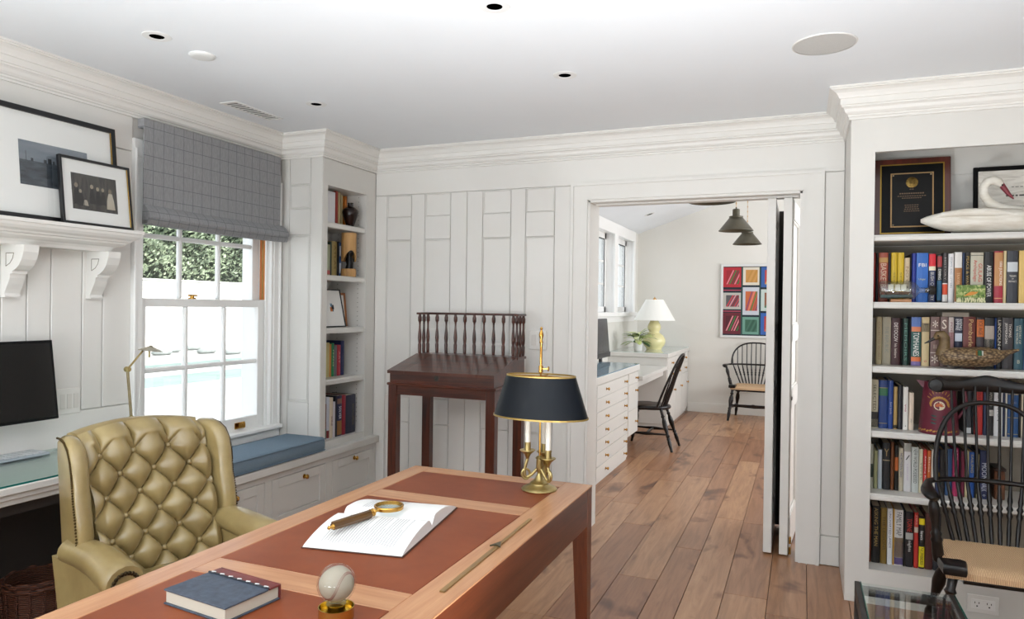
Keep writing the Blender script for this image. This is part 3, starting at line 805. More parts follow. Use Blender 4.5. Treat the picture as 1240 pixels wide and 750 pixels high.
# arms
for s_ in (-1, 1):
    yc = s_*(HW+.045)
    rings = []
    for i, (x, z, r, dr) in enumerate([(-.25, .590, .044, 0), (-.15, .597, .047, 0), (-.06, .594, .050, 0), (.0, .586, .052, .003), (.07, .575, .055, .007), (.105, .570, .056, .009), (.115, .569, .050, .009)]):
        rings.append([(x, yc+s_*dr+r*1.12*math.cos(2*PI*k/16), z+r*math.sin(2*PI*k/16)) for k in range(16)])
    b = MB(); b.loft(rings); ar = b.build('arm', LEATHER, t, 50)
    b = MB(); b.prism([(-.31, .57), (.085, .57), (.085, .17), (-.20, .17)], yc-.04, yc+.04, lambda a, c, h: (a, h, c)); b.build('arm_panel', LEATHER, t)
    b = MB()
    for k in range(15):
        a = PI*(-.12+1.24*k/14); b.ball((.117, yc+s_*.009+.038*math.cos(a), .563+.035*math.sin(a)), .0068, 8, (.7, 1, 1))
    b.build('nail_trim', flat('3E3222', .35, .9), ar, 60, kind='stuff')
b = MB(); pl = [(-.17, -.215), (.13, -.215), (.155, -.2), (.16, 0), (.155, .2), (.13, .215), (-.17, .215)]
b.pillow(pl, .13, .03, lambda a, c, h: (a, c, .43+h), 4); b.build('seat_cushion', LEATHER, t, 50)
b = MB(); b.box((-.20, -.22, .17), (.10, .22, .365), .01); b.build('seat_base', LEATHER, t)
for x in (-.16, .06):
    for y in (-.23, .23):
        b = MB(); b.lathe([(.016, 0), (.02, .03), (.028, .17)], (x, y, 0), 12); b.build('leg', MAHOGZ, t, 40)

# ------------------------------------------------------------------ windsor chairs
def rush_mat():
    m, t_, b_ = base_mat('woven_rush', .7)
    wv = N(t_, 'ShaderNodeTexWave', Scale=55, Distortion=2.5, Detail=2); wv.bands_direction = 'X'
    t_.links.new(coords(t_), wv.inputs['Vector'])
    r_ = ramp(t_, [(0, 'A47F5A'), (.5, 'C8A27A'), (1, 'DABB96')]); t_.links.new(wv.outputs['Fac'], r_.inputs['Fac']); t_.links.new(r_.outputs['Color'], b_.inputs['Base Color'])
    bump(t_, b_, wv.outputs['Fac'], .5, .003)
    return m
RUSH = rush_mat()
LEGP = [(0, .014), (.10, .016), (.22, .022), (.26, .018), (.30, .021), (.33, .015), (.36, .024), (.40, .015), (.46, .019), (.60, .029), (.70, .025), (.78, .014), (.81, .023), (.84, .016), (.92, .018), (1, .017)]
def turned(b, p0, p1, prof, sc=1, n=12):
    """turned stick from p0 to p1; prof [(t,r)]"""
    p0, p1 = V(p0), V(p1)
    b.tube([p0.lerp(p1, q) for q, r in prof], [r*sc for q, r in prof], n)
def arc(fn, n): return [fn(i/n) for i in range(n+1)]
def windsor_arm(label, loc, rz, comb, ws, wa, wb, wc, splay):
    """ws/wa/wb/wc: half widths of seat, arms, bow and crest"""
    t = thing('windsor_armchair', label, 'chair', loc, rz)
    zs = .44
    def seat(a, c):
        y = -.195+.395*c; w = ws+.012-ws*.14*c; x = (a*2-1)*w
        e = min(a, 1-a, c, 1-c)*2
        z = zs - .012 + .022*min(1, e*5)**.5 - .012*e - .012*math.cos((a*2-1)*PI/2)*(1-c)
        return (x, y, z)
    b = MB(); b.grid(24, 20, seat)
    b.grid(24, 20, lambda a, c: (seat(a, c)[0], seat(a, c)[1], zs-.045))
    for f0 in (lambda q: seat(q, 0), lambda q: seat(q, 1), lambda q: seat(0, q), lambda q: seat(1, q)):
        b.grid(24, 1, lambda a, c, f0=f0: (f0(a)[0], f0(a)[1], f0(a)[2]*c+(zs-.045)*(1-c)))
    b.build('rush_seat', RUSH, t, 50, label='woven rush seat')
    for s_ in (-1, 1):
        pl = [(-.045, -.05), (.035, -.055), (.05, .03), (.03, .052), (-.05, .045)]
        b = MB(); b.pillow(pl, .038, .008, lambda a, c, h, s_=s_: (s_*(ws-.016-a), -.180+c, zs-.004+h), 3); b.build('corner_block', EBONY, t, 40)
        b = MB(); turned(b, (s_*(ws-.01+splay), -.24, 0), (s_*(ws-.02), -.165, zs-.02), LEGP, 1.0); b.build('leg', EBONY, t, 50)
        b = MB(); turned(b, (s_*(ws*.82+splay*.7), .30, 0), (s_*ws*.75, .15, zs-.03), LEGP, .95); b.build('leg', EBONY, t, 50)
        b = MB(); turned(b, (s_*(ws-.014+splay*.62), -.212, .16), (s_*(ws*.79+splay*.45), .245, .16), [(0, .009), (.3, .012), (.5, .018), (.7, .012), (1, .009)]); b.build('stretcher', EBONY, t, 50)
        b = MB(); turned(b, (s_*(ws+.01), -.015, .40), (s_*(wa-.012), -.02, .675), [(0, .018), (.03, .024), (.12, .026), (.28, .024), (.33, .028), (.37, .021), (.42, .026), (.46, .018), (.55, .017), (.75, .027), (.86, .022), (.91, .016), (.95, .02), (1, .013)], .84); b.build('arm_post', EBONY, t, 50)
        b = MB(); b.tube([(s_*(wa-.008), -.105, .672), (s_*wa, -.09, .68), (s_*(wa+.006), -.055, .687), (s_*(wa+.004), -.01, .69), (s_*(wa-.004), .05, .69), (s_*(wa-.012), .10, .69)], [(.010, .018), (.016, .028), (.018, .031), (.015, .027), (.013, .022), (.011, .017)], 12); b.build('arm_scroll', EBONY, t, 60)
        b = MB(); turned(b, (s_*(ws-.03), -.15, zs-.05), (s_*(ws*.82-.01), .16, zs-.05), [(0, .014), (1, .014)]); b.build('seat_rail', EBONY, t, 50)
    w2 = ws-.018+splay*.55
    b = MB(); turned(b, (-w2, -.01, .16), (w2, -.01, .16), [(0, .009), (.25, .012), (.5, .019), (.75, .012), (1, .009)]); b.build('stretcher', EBONY, t, 50)
    b = MB(); turned(b, (-w2, -.206, .20), (w2, -.206, .20), [(0, .009), (.3, .012), (.45, .012), (.5, .019), (.55, .012), (.7, .012), (1, .009)]); b.build('stretcher', EBONY, t, 50)
    for y, w in ((-.165, ws-.05), (.17, ws*.8-.02)):
        b = MB(); turned(b, (-w, y, zs-.055), (w, y, zs-.055), [(0, .014), (1, .014)]); b.build('seat_rail', EBONY, t, 50)
    YA = .09
    def rail_y(x): return YA + .17*max(0, 1-(abs(x)/(wa-.012))**2.4)**.42
    b = MB(); b.tube([V((-(wa-.012)*math.cos(PI*i/28), YA+.17*abs(math.sin(PI*i/28))**.84, .69)) for i in range(29)], (.011, .016), 10); b.build('arm_rail', EBONY, t, 50)
    bz = .335 if comb else .285
    def bow_at(x):
        c = min(.999, abs(x)/wb)**(1/.8); sn = math.sqrt(max(0, 1-c*c))
        return V((x, .17+.10*sn**.7+.02*sn, .69+bz*sn**.75))
    b = MB(); b.tube([V((-wb*math.copysign(abs(math.cos(PI*i/36))**.8, math.cos(PI*i/36)), .17+.10*math.sin(PI*i/36)**.7+.02*math.sin(PI*i/36), .69+bz*abs(math.sin(PI*i/36))**.75)) for i in range(37)], .0105, 10); b.build('bow', EBONY, t, 50)
    ns = 11
    for i in range(ns):
        k = -1+2*i/(ns-1)
        p0 = V((k*ws*.66, .175-.02*k*k, zs-.01)); xa = k*wb*.95; pa = V((xa, rail_y(xa), .69))
        if comb and abs(k) < .75: top = V((k*wc*1.15, .302, 1.095))
        else: top = bow_at(k*wb*.97)
        LL = [(p0.lerp(pa, q), r) for q, r in ((0, .0075), (.22, .009), (.44, .0075), (.50, .0125), (.56, .008), (.60, .0135), (.65, .008), (.72, .0105), (.8, .008), (1, .0065))]
        if top.z > .73: LL += [(pa.lerp(top, q), .0065-.001*q) for q in (.3, .6, 1)]
        b = MB(); b.tube([q[0] for q in LL], [q[1] for q in LL], 8); b.build('spindle', EBONY, t, 50)
    if comb:
        rings = []
        for i in range(33):
            k = -1+i/16; x = k*wc; y = .312-.03*k*k
            hb = 1.070; ht = 1.122 + .022*math.exp(-(k/.30)**2) - .006*math.exp(-((abs(k)-.6)/.2)**2)
            if abs(k) > .86: ht += .008; hb -= .008
            hf = (ht-hb)/2; zc = (ht+hb)/2
            rings.append([(x, y+.011*math.cos(2*PI*j/12), zc+hf*math.copysign(abs(math.sin(2*PI*j/12))**.55, math.sin(2*PI*j/12))) for j in range(12)])
        b = MB(); b.loft(rings); b.build('crest_rail', EBONY, t, 50)
        for s_ in (-1, 1):
            b = MB(); b.lathe([(.001, -.014), (.025, -.013), (.030, -.006), (.030, .006), (.025, .013), (.001, .014)], (s_*wc, .282, 1.094), 16, axis=(0, 1, 0)); b.build('scroll_ear', EBONY, t, 50)
    return t
windsor_arm('black comb back armchair with rush seat before the tall bookcase', (.755, 3.355, 0), 0, True, .215, .262, .21, .20, .07)
windsor_arm('black bow back armchair with rush seat under the quilt picture', (-.555, 9.62, 0), 0, False, .27, .36, .30, .2, .04)
def windsor_side(label, loc, rz):
    t = thing('windsor_side_chair', label, 'chair', loc, rz); zs = .44
    pl = [(.225*math.cos(a)*(1.0 if math.sin(a) < 0 else .86), .215*math.sin(a)) for a in [2*PI*i/28 for i in range(28)]]
    pl = [(x*(1+.08*(y < -.1)), y) for x, y in pl]
    b = MB(); b.pillow(pl, .042, .02, lambda a, c, h: (a, c, zs-.02+h), 4); b.build('seat', EBONY, t, 50)
    for s_ in (-1, 1):
        b = MB(); turned(b, (s_*.215, -.24, 0), (s_*.15, -.15, zs-.025), LEGP, .9); b.build('leg', EBONY, t, 50)
        b = MB(); turned(b, (s_*.19, .27, 0), (s_*.12, .14, zs-.025), LEGP, .9); b.build('leg', EBONY, t, 50)
        b = MB(); turned(b, (s_*.19, -.205, .165), (s_*.163, .215, .165), [(0, .008), (.3, .011), (.5, .017), (.7, .011), (1, .008)]); b.build('stretcher', EBONY, t, 50)
    b = MB(); turned(b, (-.175, 0, .165), (.175, 0, .165), [(0, .008), (.3, .011), (.5, .017), (.7, .011), (1, .008)]); b.build('stretcher', EBONY, t, 50)
    def bow(q):
        a = PI*q; c = math.cos(a); sn = math.sin(a)
        return V((-.205*(abs(c)**.7)*(1 if c > 0 else -1), .12+.06*sn+.15*sn**.8, zs-.005+.525*sn**.8))
    b = MB(); b.tube(arc(bow, 32), .0115, 10); b.build('bow', EBONY, t, 50)
    for i in range(7):
        k = -1+i/3; x = k*.16; c = min(.99, abs(x)/.205)**(1/.7); sn = math.sqrt(1-c*c)
        b = MB(); turned(b, (k*.125, .165-.02*k*k, zs-.01), (x, .12+.06*sn+.15*sn**.8, zs-.005+.525*sn**.8), [(0, .0075), (.3, .010), (.6, .007), (1, .0055)], 1, 8); b.build('spindle', EBONY, t, 50)
    return t
windsor_side('black hoop back side chair tucked under the white desk', (-1.43, 7.25, 0), math.radians(-92))

# ------------------------------------------------------------------ glass topped side table
t = thing('glass_side_table', 'small black framed side table with clear glass top', 'side table', (.34, 2.62, 0))
BF = mottled('black_metal', '1A1614', '2A2421', 12, .5)
gx0, gx1, gy0, gy1, gz = .193, .487, 2.36, 2.812, .45
for x0, x1 in ((gx0-.006, gx0+.012), (gx1-.012, gx1+.006)):
    b = MB(); b.box((x0, gy0, gz-.045), (x1, gy1, gz+.004), .002); b.build('side_rail', BF, t, world=True)
for y0, y1 in ((gy0, gy0+.016), (gy1-.016, gy1)):
    b = MB(); b.box((gx0+.0125, y0, gz-.04), (gx1-.0125, y1, gz-.008), .002); b.build('cross_rail', BF, t, world=True)
for x0 in (gx0-.006, gx1-.012):
    for y0 in (gy0, gy1-.02):
        b = MB(); b.box((x0, y0, 0), (x0+.0179, y0+.02, gz-.046), .002); b.build('leg', BF, t, world=True)
b = MB(); b.box((gx0+.0125, gy0+.001, gz-.0075), (gx1-.0125, gy1-.001, gz+.001)); g = b.build('glass_top', thin_glass('table_glass', (.93, .97, .96), .2), t, world=True)
for x in (gx0+.0127, gx1+.0062):
    b = MB(); b.box((x, gy0, gz-.0075), (x+.003, gy1, gz+.0045)); b.build('glass_edge', flat('0F5E4C', .2), t, world=True, label='green edge of the glass')
# ------------------------------------------------------------------ things on the writing table
ZD = DZT     # leather surface
# bouillotte lamp
lp = px(653, 593, Z=DZT)
t = thing('table_lamp', 'brass candlestick desk lamp with black oval metal shade', 'lamp', (lp.x, lp.y, DZT))
b = MB(); b.lathe([(.001, 0), (.064, 0), (.066, .003), (.062, .008), (.05, .014), (.036, .019), (.033, .024), (.034, .027), (.024, .032), (.016, .040), (.013, .048), (.009, .054), (.008, .062)], (0, 0, 0), 28, cap=False); b.build('base', OLDBR, t, 40)
b = MB(); b.lathe([(.008, .06), (.011, .07), (.013, .078), (.0125, .112), (.016, .115), (.012, .12), (.006, .124)], (0, 0, 0), 14); b.build('stem', OLDBR, t, 40)
b = MB(); b.tube([(0, 0, .12), (0, 0, .585)], .004, 8); b.build('rod', BRASS, t, 40)
b = MB(); b.lathe([(.004, .425), (.0085, .43), (.0085, .452), (.005, .456), (.005, .535), (.007, .54), (.004, .547), (.0075, .558), (.009, .566), (.006, .578), (.003, .584), (.006, .590), (.002, .596)], (0, 0, 0), 12); b.build('finial', BRASS, t, 40)
b = MB(); b.tube([(.008, 0, .443), (.03, .002, .443)], .003, 6); b.lathe([(.002, 0), (.009, .001), (.009, .004), (.002, .005)], (.026, .002, .443), 10, axis=(1, 0, 0)); b.build('thumb_screw', BRASS, t, 40)
SHD = mottled('black_tole', '080D14', '0B121A', 3, .38, spec=.22)
GLD = flat('B59A5A', .35, .8)
def oval(rx, ry, z, n=40): return [(rx*math.cos(2*PI*k/n), ry*math.sin(2*PI*k/n), z) for k in range(n)]
b = MB(); z0, z1 = .268, .418
b.loft([oval(.180, .112, z0), oval(.132, .076, z1)], False); b.m = 1
b.loft([oval(.1785, .1105, z0), oval(.1305, .0745, z1)], False)
sh = b.build('lamp_shade', [SHD, flat('D9CFB8', .7)], t, 40, label='black oval shade with gilt rims')
b = MB(); b.loft([oval(.181, .113, z0-.002), oval(.181, .113, z0+.004), oval(.178, .110, z0+.004), oval(.178, .110, z0-.002), oval(.181, .113, z0-.002)], False); b.build('gilt_rim', GLD, sh)
b = MB(); b.loft([oval(.133, .077, z1-.003), oval(.133, .077, z1+.002), oval(.130, .074, z1+.002), oval(.130, .074, z1-.003), oval(.133, .077, z1-.003)], False); b.build('gilt_rim', GLD, sh)
b = MB(); b.tube([(-.130, 0, z1-.004), (.130, 0, z1-.004)], .003, 6); b.tube([(0, -.075, z1-.004), (0, .075, z1-.004)], .003, 6); b.build('spider', BRASS, sh)
for k, (ang, hz) in enumerate(((205, .118), (-28, .095), (88, .105))):
    ca, sa = math.cos(math.radians(ang)), math.sin(math.radians(ang)); R_ = .042
    pts = []
    for q in [i/18 for i in range(19)]:
        r = .010+.045*math.sin(q*PI*.72)+.0*q; z = .075-.042*math.sin(q*PI*.95)+(hz-.075)*q**1.6
        pts.append((r*ca, r*sa, z))
    rx, ry = pts[-1][0], pts[-1][1]
    b = MB(); b.tube(pts, .0058, 8); ar = b.build('arm', OLDBR, t, 50)
    b = MB(); lo = []
    for i in range(20):
        a = 2*PI*i/18; lo.append((ca*(.050+.014*math.cos(a)), sa*(.050+.014*math.cos(a)), .058+.018*math.sin(a)))
    b.tube(lo, .0046, 6); b.build('scroll', OLDBR, ar, 50)
    b = MB(); b.lathe([(.006, hz-.006), (.0065, hz), (.012, hz+.012), (.024, hz+.022), (.029, hz+.026), (.028, hz+.028), (.012, hz+.026), (.0115, hz+.03), (.0115, hz+.056), (.009, hz+.056)], (rx, ry, 0), 18); b.build('candle_cup', OLDBR, ar, 40)
    b = MB(); b.lathe([(.0095, hz+.056), (.0095, z0+.06), (.004, z0+.062)], (rx, ry, 0), 14); b.build('candle_sleeve', flat('EFEBE0', .5), ar, 40)
# open book ------------------------------------------------------------------
PAPER = flat('ECEBE8', .7); INK = flat('9A9AA0', .8)
A_, B_, C_ = px(366, 664, Z=ZD), px(487, 676, Z=ZD), px(541, 615, Z=ZD)
ub = V((B_.x-A_.x, B_.y-A_.y, 0)); hb_ = ub.length
ang = math.atan2(ub.y, ub.x)
vb = V((-ub.y, ub.x, 0)).normalized()
dep = (C_-B_).dot(vb)
t = thing('open_book', 'open book with white pages and a magnifying glass lying on it', 'book', (A_.x, A_.y, ZD), ang)
H_, D_ = hb_, dep
b = MB(); b.box((-.003, -.003, 0), (H_+.003, D_+.003, .003), .001); b.build('cover', flat('4A2A20', .6), t)
def page_z(v, far):
    # v 0 at the outer edge, 1 at the gutter
    top = .034 if not far else .038
    return .004 + top*(math.sin(min(1, v*1.25)*PI/2)**.8) * (1 if v < .9 else max(.25, 1-(v-.9)*7))
for far in (0, 1):
    rings = []
    for i in range(25):
        q = i/24; v = q
        y = (v*D_*.5) if not far else D_-v*D_*.5
        rings.append([(.001, y, .0035), (H_-.001, y, .0035), (H_-.001, y, page_z(v, far)), (.001, y, page_z(v, far))])
    b = MB(); b.loft(rings); pb = b.build('page_block', PAPER, t, 50)
    b = MB()
    for c in range(26):
        x = H_*(.14+.72*c/25); m0 = .12+.02*math.sin(c*7.3); m1 = .84 if c % 6 else .5
        if far and c > 14: continue
        n_ = 8; vs = []
        for j in range(n_+1):
            v = m0+(m1-m0)*j/n_; y = v*D_*.5 if not far else D_-v*D_*.5
            vs += [(x, y, page_z(v, far)+.0005), (x+.0016, y, page_z(v, far)+.0005)]
        b.add(vs, [(2*j, 2*j+1, 2*j+3, 2*j+2) for j in range(n_)])
    b.build('print_lines', INK, pb, kind='stuff')
# magnifying glass ---------------------------------------------------------------
mc = px(471, 615, Z=ZD+.052); mh = px(397, 641, Z=ZD+.047)
dv_ = V((mc.x-mh.x, mc.y-mh.y, 0)); L_ = dv_.length; ra = math.atan2(dv_.y, dv_.x)
t = thing('magnifying_glass', 'brass rimmed magnifying glass with ribbed wooden handle on open book', 'magnifier', (mh.x, mh.y, ZD+.047), ra)
R_ = .040
b = MB(); n = 40; rr = []
for dz, r0 in ((-.006, R_), (-.006, R_+.004), (.002, R_+.004), (.003, R_+.0055), (.006, R_+.004), (.006, R_), (-.006, R_)):
    rr.append([(L_+r0*math.cos(2*PI*k/n), r0*math.sin(2*PI*k/n), .008+dz) for k in range(n)])
b.loft(rr, False); b.build('rim', BRASS, t, 40)
b = MB(); b.loft([[(L_+r*math.cos(2*PI*k/n), r*math.sin(2*PI*k/n), .008+z) for k in range(n)] for z, r in ((-.004, .002), (-.003, R_*.6), (0, R_), (.003, R_*.6), (.004, .002))]); b.build('lens', thin_glass('lens_glass', (.90, .97, .98), .25), t, 60)
hl = L_-R_-.004
b = MB(); b.tube([(hl-.024, 0, .006), (hl-.006, 0, .007), (hl, 0, .008)], [.005, .0035, .005], 10); b.lathe([(.011, 0), (.012, .004), (.009, .01), (.012, .014)], (hl-.036, 0, .006), 12, axis=(1, 0, 0)); b.lathe([(.003, -.006), (.006, -.002), (.003, .002), (.005, .008), (.008, .012)], (.006, 0, .002), 10, axis=(1, 0, 0)); b.build('ferrule', BRASS, t, 40)
b = MB()
rings = []
for q in (0, .05, .5, .95, 1):
    x = .018+(hl-.052)*q
    rings.append([(x, (.0115+.0012*math.cos(6*2*PI*k/36))*(.9 if q in (0, 1) else 1)*math.cos(2*PI*k/36), .004+(.0115+.0012*math.cos(6*2*PI*k/36))*math.sin(2*PI*k/36)) for k in range(36)])
b.loft(rings); b.build('handle', wood('horn_brown', '3E2710', '75501F', 0, 14), t, 40)
# long thin arrow -----------------------------------------------------------------
s0, s1 = px(535, 718, Z=DZT), px(642, 630, Z=DZT); dv_ = s1-s0
t = thing('wooden_arrow', 'long thin wooden measuring stick with dark pointer on table edge', 'stick', s0, math.atan2(dv_.y, dv_.x))
ST = wood('pale_stick', '6E5028', '9A7740', 0, 12)
L_ = dv_.length
b = MB(); b.box((0, -.007, .0), (L_*.55, .007, .004), .001); b.build('shaft', ST, t)
b = MB(); b.box((L_*.56, -.0055, .0005), (L_, .0055, .0045), .001); b.build('slide', ST, t)
b = MB(); b.prism([(L_*.53, -.016), (L_*.60, 0), (L_*.53, .016), (L_*.548, 0)], .0048, .0085, lambda a, c, h: (a, c, h)); b.build('pointer', flat('5F5A48', .4, .7), t)
# album ------------------------------------------------------------------------------
a0, a1, a2 = px(198, 732, Z=ZD), px(272, 757, Z=ZD), px(341, 728, Z=ZD)
ex = (a1-a0); ex.z = 0; ey = (a2-a1); ey.z = 0
t = thing('photo_album', 'grey blue album with dark red leather spine on the desk', 'book', (a0.x, a0.y, ZD), math.atan2(ex.y, ex.x))
W_, H2 = ex.length, ey.length+.004; hh = .034
ALB = mottled('slate_cloth', '363D48', '485261', 60, .5, bumpk=.2); RED = mottled('oxblood_leather', '5A1E1C', '77302B', 20, .35)
b = MB(); b.box((0, 0, 0), (W_, H2, .004), .001); b.box((0, 0, hh-.004), (W_, H2*.78, hh), .001); b.build('cover', ALB, t)
b = MB(); b.box((.004, .004, .0045), (W_-.004, H2*.985, hh-.0045)); b.build('page_block', flat('BDB5A6', .8), t)
b = MB(); b.box((.0, H2*.80, hh-.0043), (W_, H2*.99, hh+.0004), .001); b.box((0, H2*.99, .0), (W_, H2*.99+.006, hh+.0004), .002); sp = b.build('spine', RED, t, label='dark red leather spine')
b = MB(); b.box((0, H2*.765, hh), (W_, H2*.80, hh+.003), .001); st = b.build('binding_strip', flat('20242C', .5), t)
for k in range(7):
    b = MB(); b.tube([(W_*(.06+.145*k), H2*.775, hh+.004), (W_*(.10+.145*k), H2*.81, hh+.0025)], .0018, 6); b.build('lacing', flat('C9C8C4', .4), st)
# baseball in a clear globe on brass stand ----------------------------------------------
bp = px(407, 750, Z=ZD)
t = thing('baseball_display', 'baseball in a clear ball holder on a brass stand', 'baseball', (bp.x, bp.y, ZD))
GB = mottled('polished_brass', 'CDB35C', 'E2CC7E', 6, .16, 1)
b = MB(); b.lathe([(.001, 0), (.036, 0), (.0375, .004), (.037, .024), (.038, .028), (.036, .028), (.033, .012), (.018, .009), (.0175, .03), (.021, .034), (.001, .034)], (0, 0, 0), 32, cap=False); b.build('stand', GB, t, 40)
b = MB(); b.ball((0, 0, .076), .0370, 28); bl = b.build('ball', mottled('ball_hide', '9A9282', 'A79F8F', 12, .6, spec=.2), t, 60)
b = MB(); stp = []
def seam(q):
    a = 2*PI*q; al, be = .44*PI, 0
    x = math.cos(a)+.42*math.cos(3*a); y = math.sin(a)-.42*math.sin(3*a); z = 1.28*math.sin(2*a)
    v = V((x, y, z)).normalized(); R3 = M.Rotation(2.2, 3, 'Z') @ M.Rotation(.5, 3, 'X'); return R3 @ v
for i in range(110):
    v = seam(i/110); v2 = seam((i+1)/110); tg = (v2-v).normalized(); sd = v.cross(tg)
    for s_ in (-1, 1):
        p0 = v*.0372+sd*.0006*s_; p1 = (v+sd*.075*s_+tg*.03).normalized()*.0372
        b.tube([V((0, 0, .076))+p0, V((0, 0, .076))+p1], .0007, 4)
b.build('stitching', flat('7A2A1E', .6), bl, kind='stuff')
b = MB(); b.ball((0, 0, .076), .0412, 28); b.build('clear_globe', thin_glass('acrylic', (.97, .97, .97), .06), t, 60)
# bronze leaf dish at the near edge
dp = px(476, 763, Z=DZT)
pl = [(.055*math.cos(2*PI*k/24)*(1+.5*(k in (0, 23, 1))), .03*math.sin(2*PI*k/24)) for k in range(24)]
b = MB(); b.pillow(pl, .012, .012, lambda a, c, h: (dp.x+a*math.cos(.5)-c*math.sin(.5), dp.y+a*math.sin(.5)+c*math.cos(.5), DZT+.0062+h), 3)
tag(b.build('paperweight', mottled('verdigris_bronze', '4F4A33', '6C6548', 30, .4, .6), None, 50), 'dark bronze leaf shaped paperweight near the baseball', 'paperweight')

# ------------------------------------------------------------------ things on the counter and left wall
# monitor
XM = -3.03
q0, q1 = px(63, 412, X=XM-.02), px(70, 507, X=XM+.03)
t = thing('monitor', 'thin black computer monitor mounted above the counter', 'monitor', (XM, q0.y-.26, .88))
tl = math.atan2(.05, q0.z-q1.z); w_ = .56; hh = (q0.z-q1.z)/math.cos(tl)
rm = M.Rotation(-tl, 3, 'Y'); zc_ = (q0.z+q1.z)/2-.88
def mon(a, c): b = MB(); b.box(a, c, .002, rot=rm, piv=(0, 0, zc_)); return b
mon((-.015, .26-w_, zc_-hh/2), (.006, .26, zc_+hh/2)).build('housing', BLACK, t)
mon((.0061, .272-w_, zc_-hh/2+.012), (.0072, .248, zc_+hh/2-.012)).build('screen', flat('050506', .12), t)
b = MB(); b.box((-.123, -.05, zc_-.05), (-.015, .0, zc_+.05)); b.build('wall_bracket', BLACK, t)
# keyboard
kb = px(22, 551, Z=ZCN+.02)
t = thing('keyboard', 'slim silver grey keyboard lying on the glass covered counter', 'keyboard', (kb.x, kb.y-.12, ZCN+.0085))
b = MB(); b.box((-.06, -.22, 0), (.06, .22, .012), .003); b.build('body', flat('9FA6AC', .4), t)
for r_ in range(5):
    for c in range(14):
        if c > 3: b = MB(); b.box((-.052+.021*r_, -.212+.0303*c, .012), (-.052+.021*r_+.018, -.212+.0303*c+.027, .0145), .001); b.build('key', flat('C9CCCE', .5), t)
# outlet plates and switch plate
PL = flat('E9E6E0', .35)
def plate(name, label, cat, o, u, w_, h_, n, mats=PL, slots=True):
    """o centre, u in-plane axis, n normal"""
    u, n, z = V(u), V(n), V((0, 0, 1)); b = MB()
    rotm = M((u, n*-1, z)).transposed()
    tt = thing(name, label, cat, o)
    def lb(a, c, bev=.001):
        mb = MB(); mb.box(a, c, bev); mb.v = [rotm @ V(q) for q in mb.v]; return mb
    lb((-w_/2, -.006, -h_/2), (w_/2, 0, h_/2), .002).build('cover_plate', mats, tt)
    return tt, lb
tt, lb = plate('wall_outlet', 'white outlet plate on the boarded wall beside the monitor', 'outlet', (XL+.0005, 2.268, .952), (0, -1, 0), .115, .12, (1, 0, 0))
for k in (-.035, -.002, .031): lb((k-.012, -.0085, -.034), (k+.012, -.006, .034)).build('insert', flat('DDD9D2', .4), tt)
tt, lb = plate('light_switch', 'white light switch plate behind the slant top desk', 'switch', (-1.579, YB-.0005, 1.203), (1, 0, 0), .118, .122, (0, -1, 0))
for k in (-.026, .026): lb((k-.017, -.009, -.034), (k+.017, -.006, .034)).build('rocker', flat('DFDBD4', .4), tt)
oc = px(1190, 732, Y=YK)
tt, lb = plate('wall_outlet', 'white double outlet plate on the bookcase plinth', 'outlet', (oc.x, YK-.0005, oc.z), (1, 0, 0), .125, .082, (0, -1, 0))
lb((-.047, -.009, -.022), (.047, -.006, .022)).build('insert', flat('F1EFEB', .4), tt)
for k in (-.024, .024):
    mb = lb((k-.010, -.0096, .002), (k-.007, -.009, .011), 0); mb.v += []; mb.build('socket_slot', flat('3A3835', .6), tt)
    lb((k+.006, -.0096, .002), (k+.009, -.009, .010), 0).build('socket_slot', flat('3A3835', .6), tt)
    lb((k-.003, -.0096, -.012), (k+.003, -.009, -.006), 0).build('socket_slot', flat('3A3835', .6), tt)
# counter lamp with swing arm
XLp = -2.90
bz = px(159, 506.5, X=XLp); j1 = px(154.3, 447.5, X=XLp); hd = px(173, 424, X=XLp)
t = thing('swing_arm_lamp', 'slim brass swing arm lamp with small dome head by window', 'lamp', (XLp, bz.y, ZCN+.0085))
b = MB(); b.lathe([(.001, 0), (.06, 0), (.06, .006), (.045, .012), (.012, .016), (.008, .03)], (XLp, bz.y, ZCN+.0085), 24); b.build('base', OLDBR, t, 40, world=True)
b = MB(); b.tube([(XLp, bz.y, ZCN+.03), (XLp, bz.y, bz.z)], .006, 8); b.ball(tuple(bz), .013, 12); b.build('post', OLDBR, t, 40, world=True)
for dx in (-.005, .005):
    b = MB(); b.tube([bz+V((dx, 0, 0)), j1+V((dx, 0, 0))], .0028, 6); b.build('lower_arm', OLDBR, t, 40, world=True)
b = MB(); b.lathe([(.011, -.012), (.013, -.008), (.013, .008), (.011, .012)], tuple(j1), 14, axis=(1, 0, 0)); b.build('joint', OLDBR, t, 40, world=True)
b = MB(); b.tube([j1, hd+V((0, .0, -.004))], .0045, 8); b.build('upper_arm', OLDBR, t, 40, world=True)
hc = px(179.5, 424, X=XLp)
HEADM = mottled('satin_champagne', 'A39883', 'BDB29C', 8, .35, .8)
b = MB(); b.lathe([(.002, .022), (.006, .021), (.01, .016), (.035, .006), (.055, -.004), (.054, -.006), (.034, .002), (.01, .010)], (hc.x, hc.y+.012, hc.z), 26, axis=(.05, .12, 1), cap=False); b.build('lamp_head', HEADM, t, 50, world=True)
b = MB(); b.tube([(hc.x, hc.y+.006, hc.z), (hc.x, hc.y+.006, hc.z-.036)], .004, 8); b.build('head_knob', OLDBR, t, 40, world=True)
b = MB(); cp = [px(171, 434, X=XL+.05), px(170, 470, X=XL+.05), px(168, 492, X=XL+.04), px(165, 505, X=XL+.03), px(167, 520, X=XL+.03)]
b.tube(cp, .002, 6); b.build('cord', flat('E8E6E2', .5), t, 40, world=True)
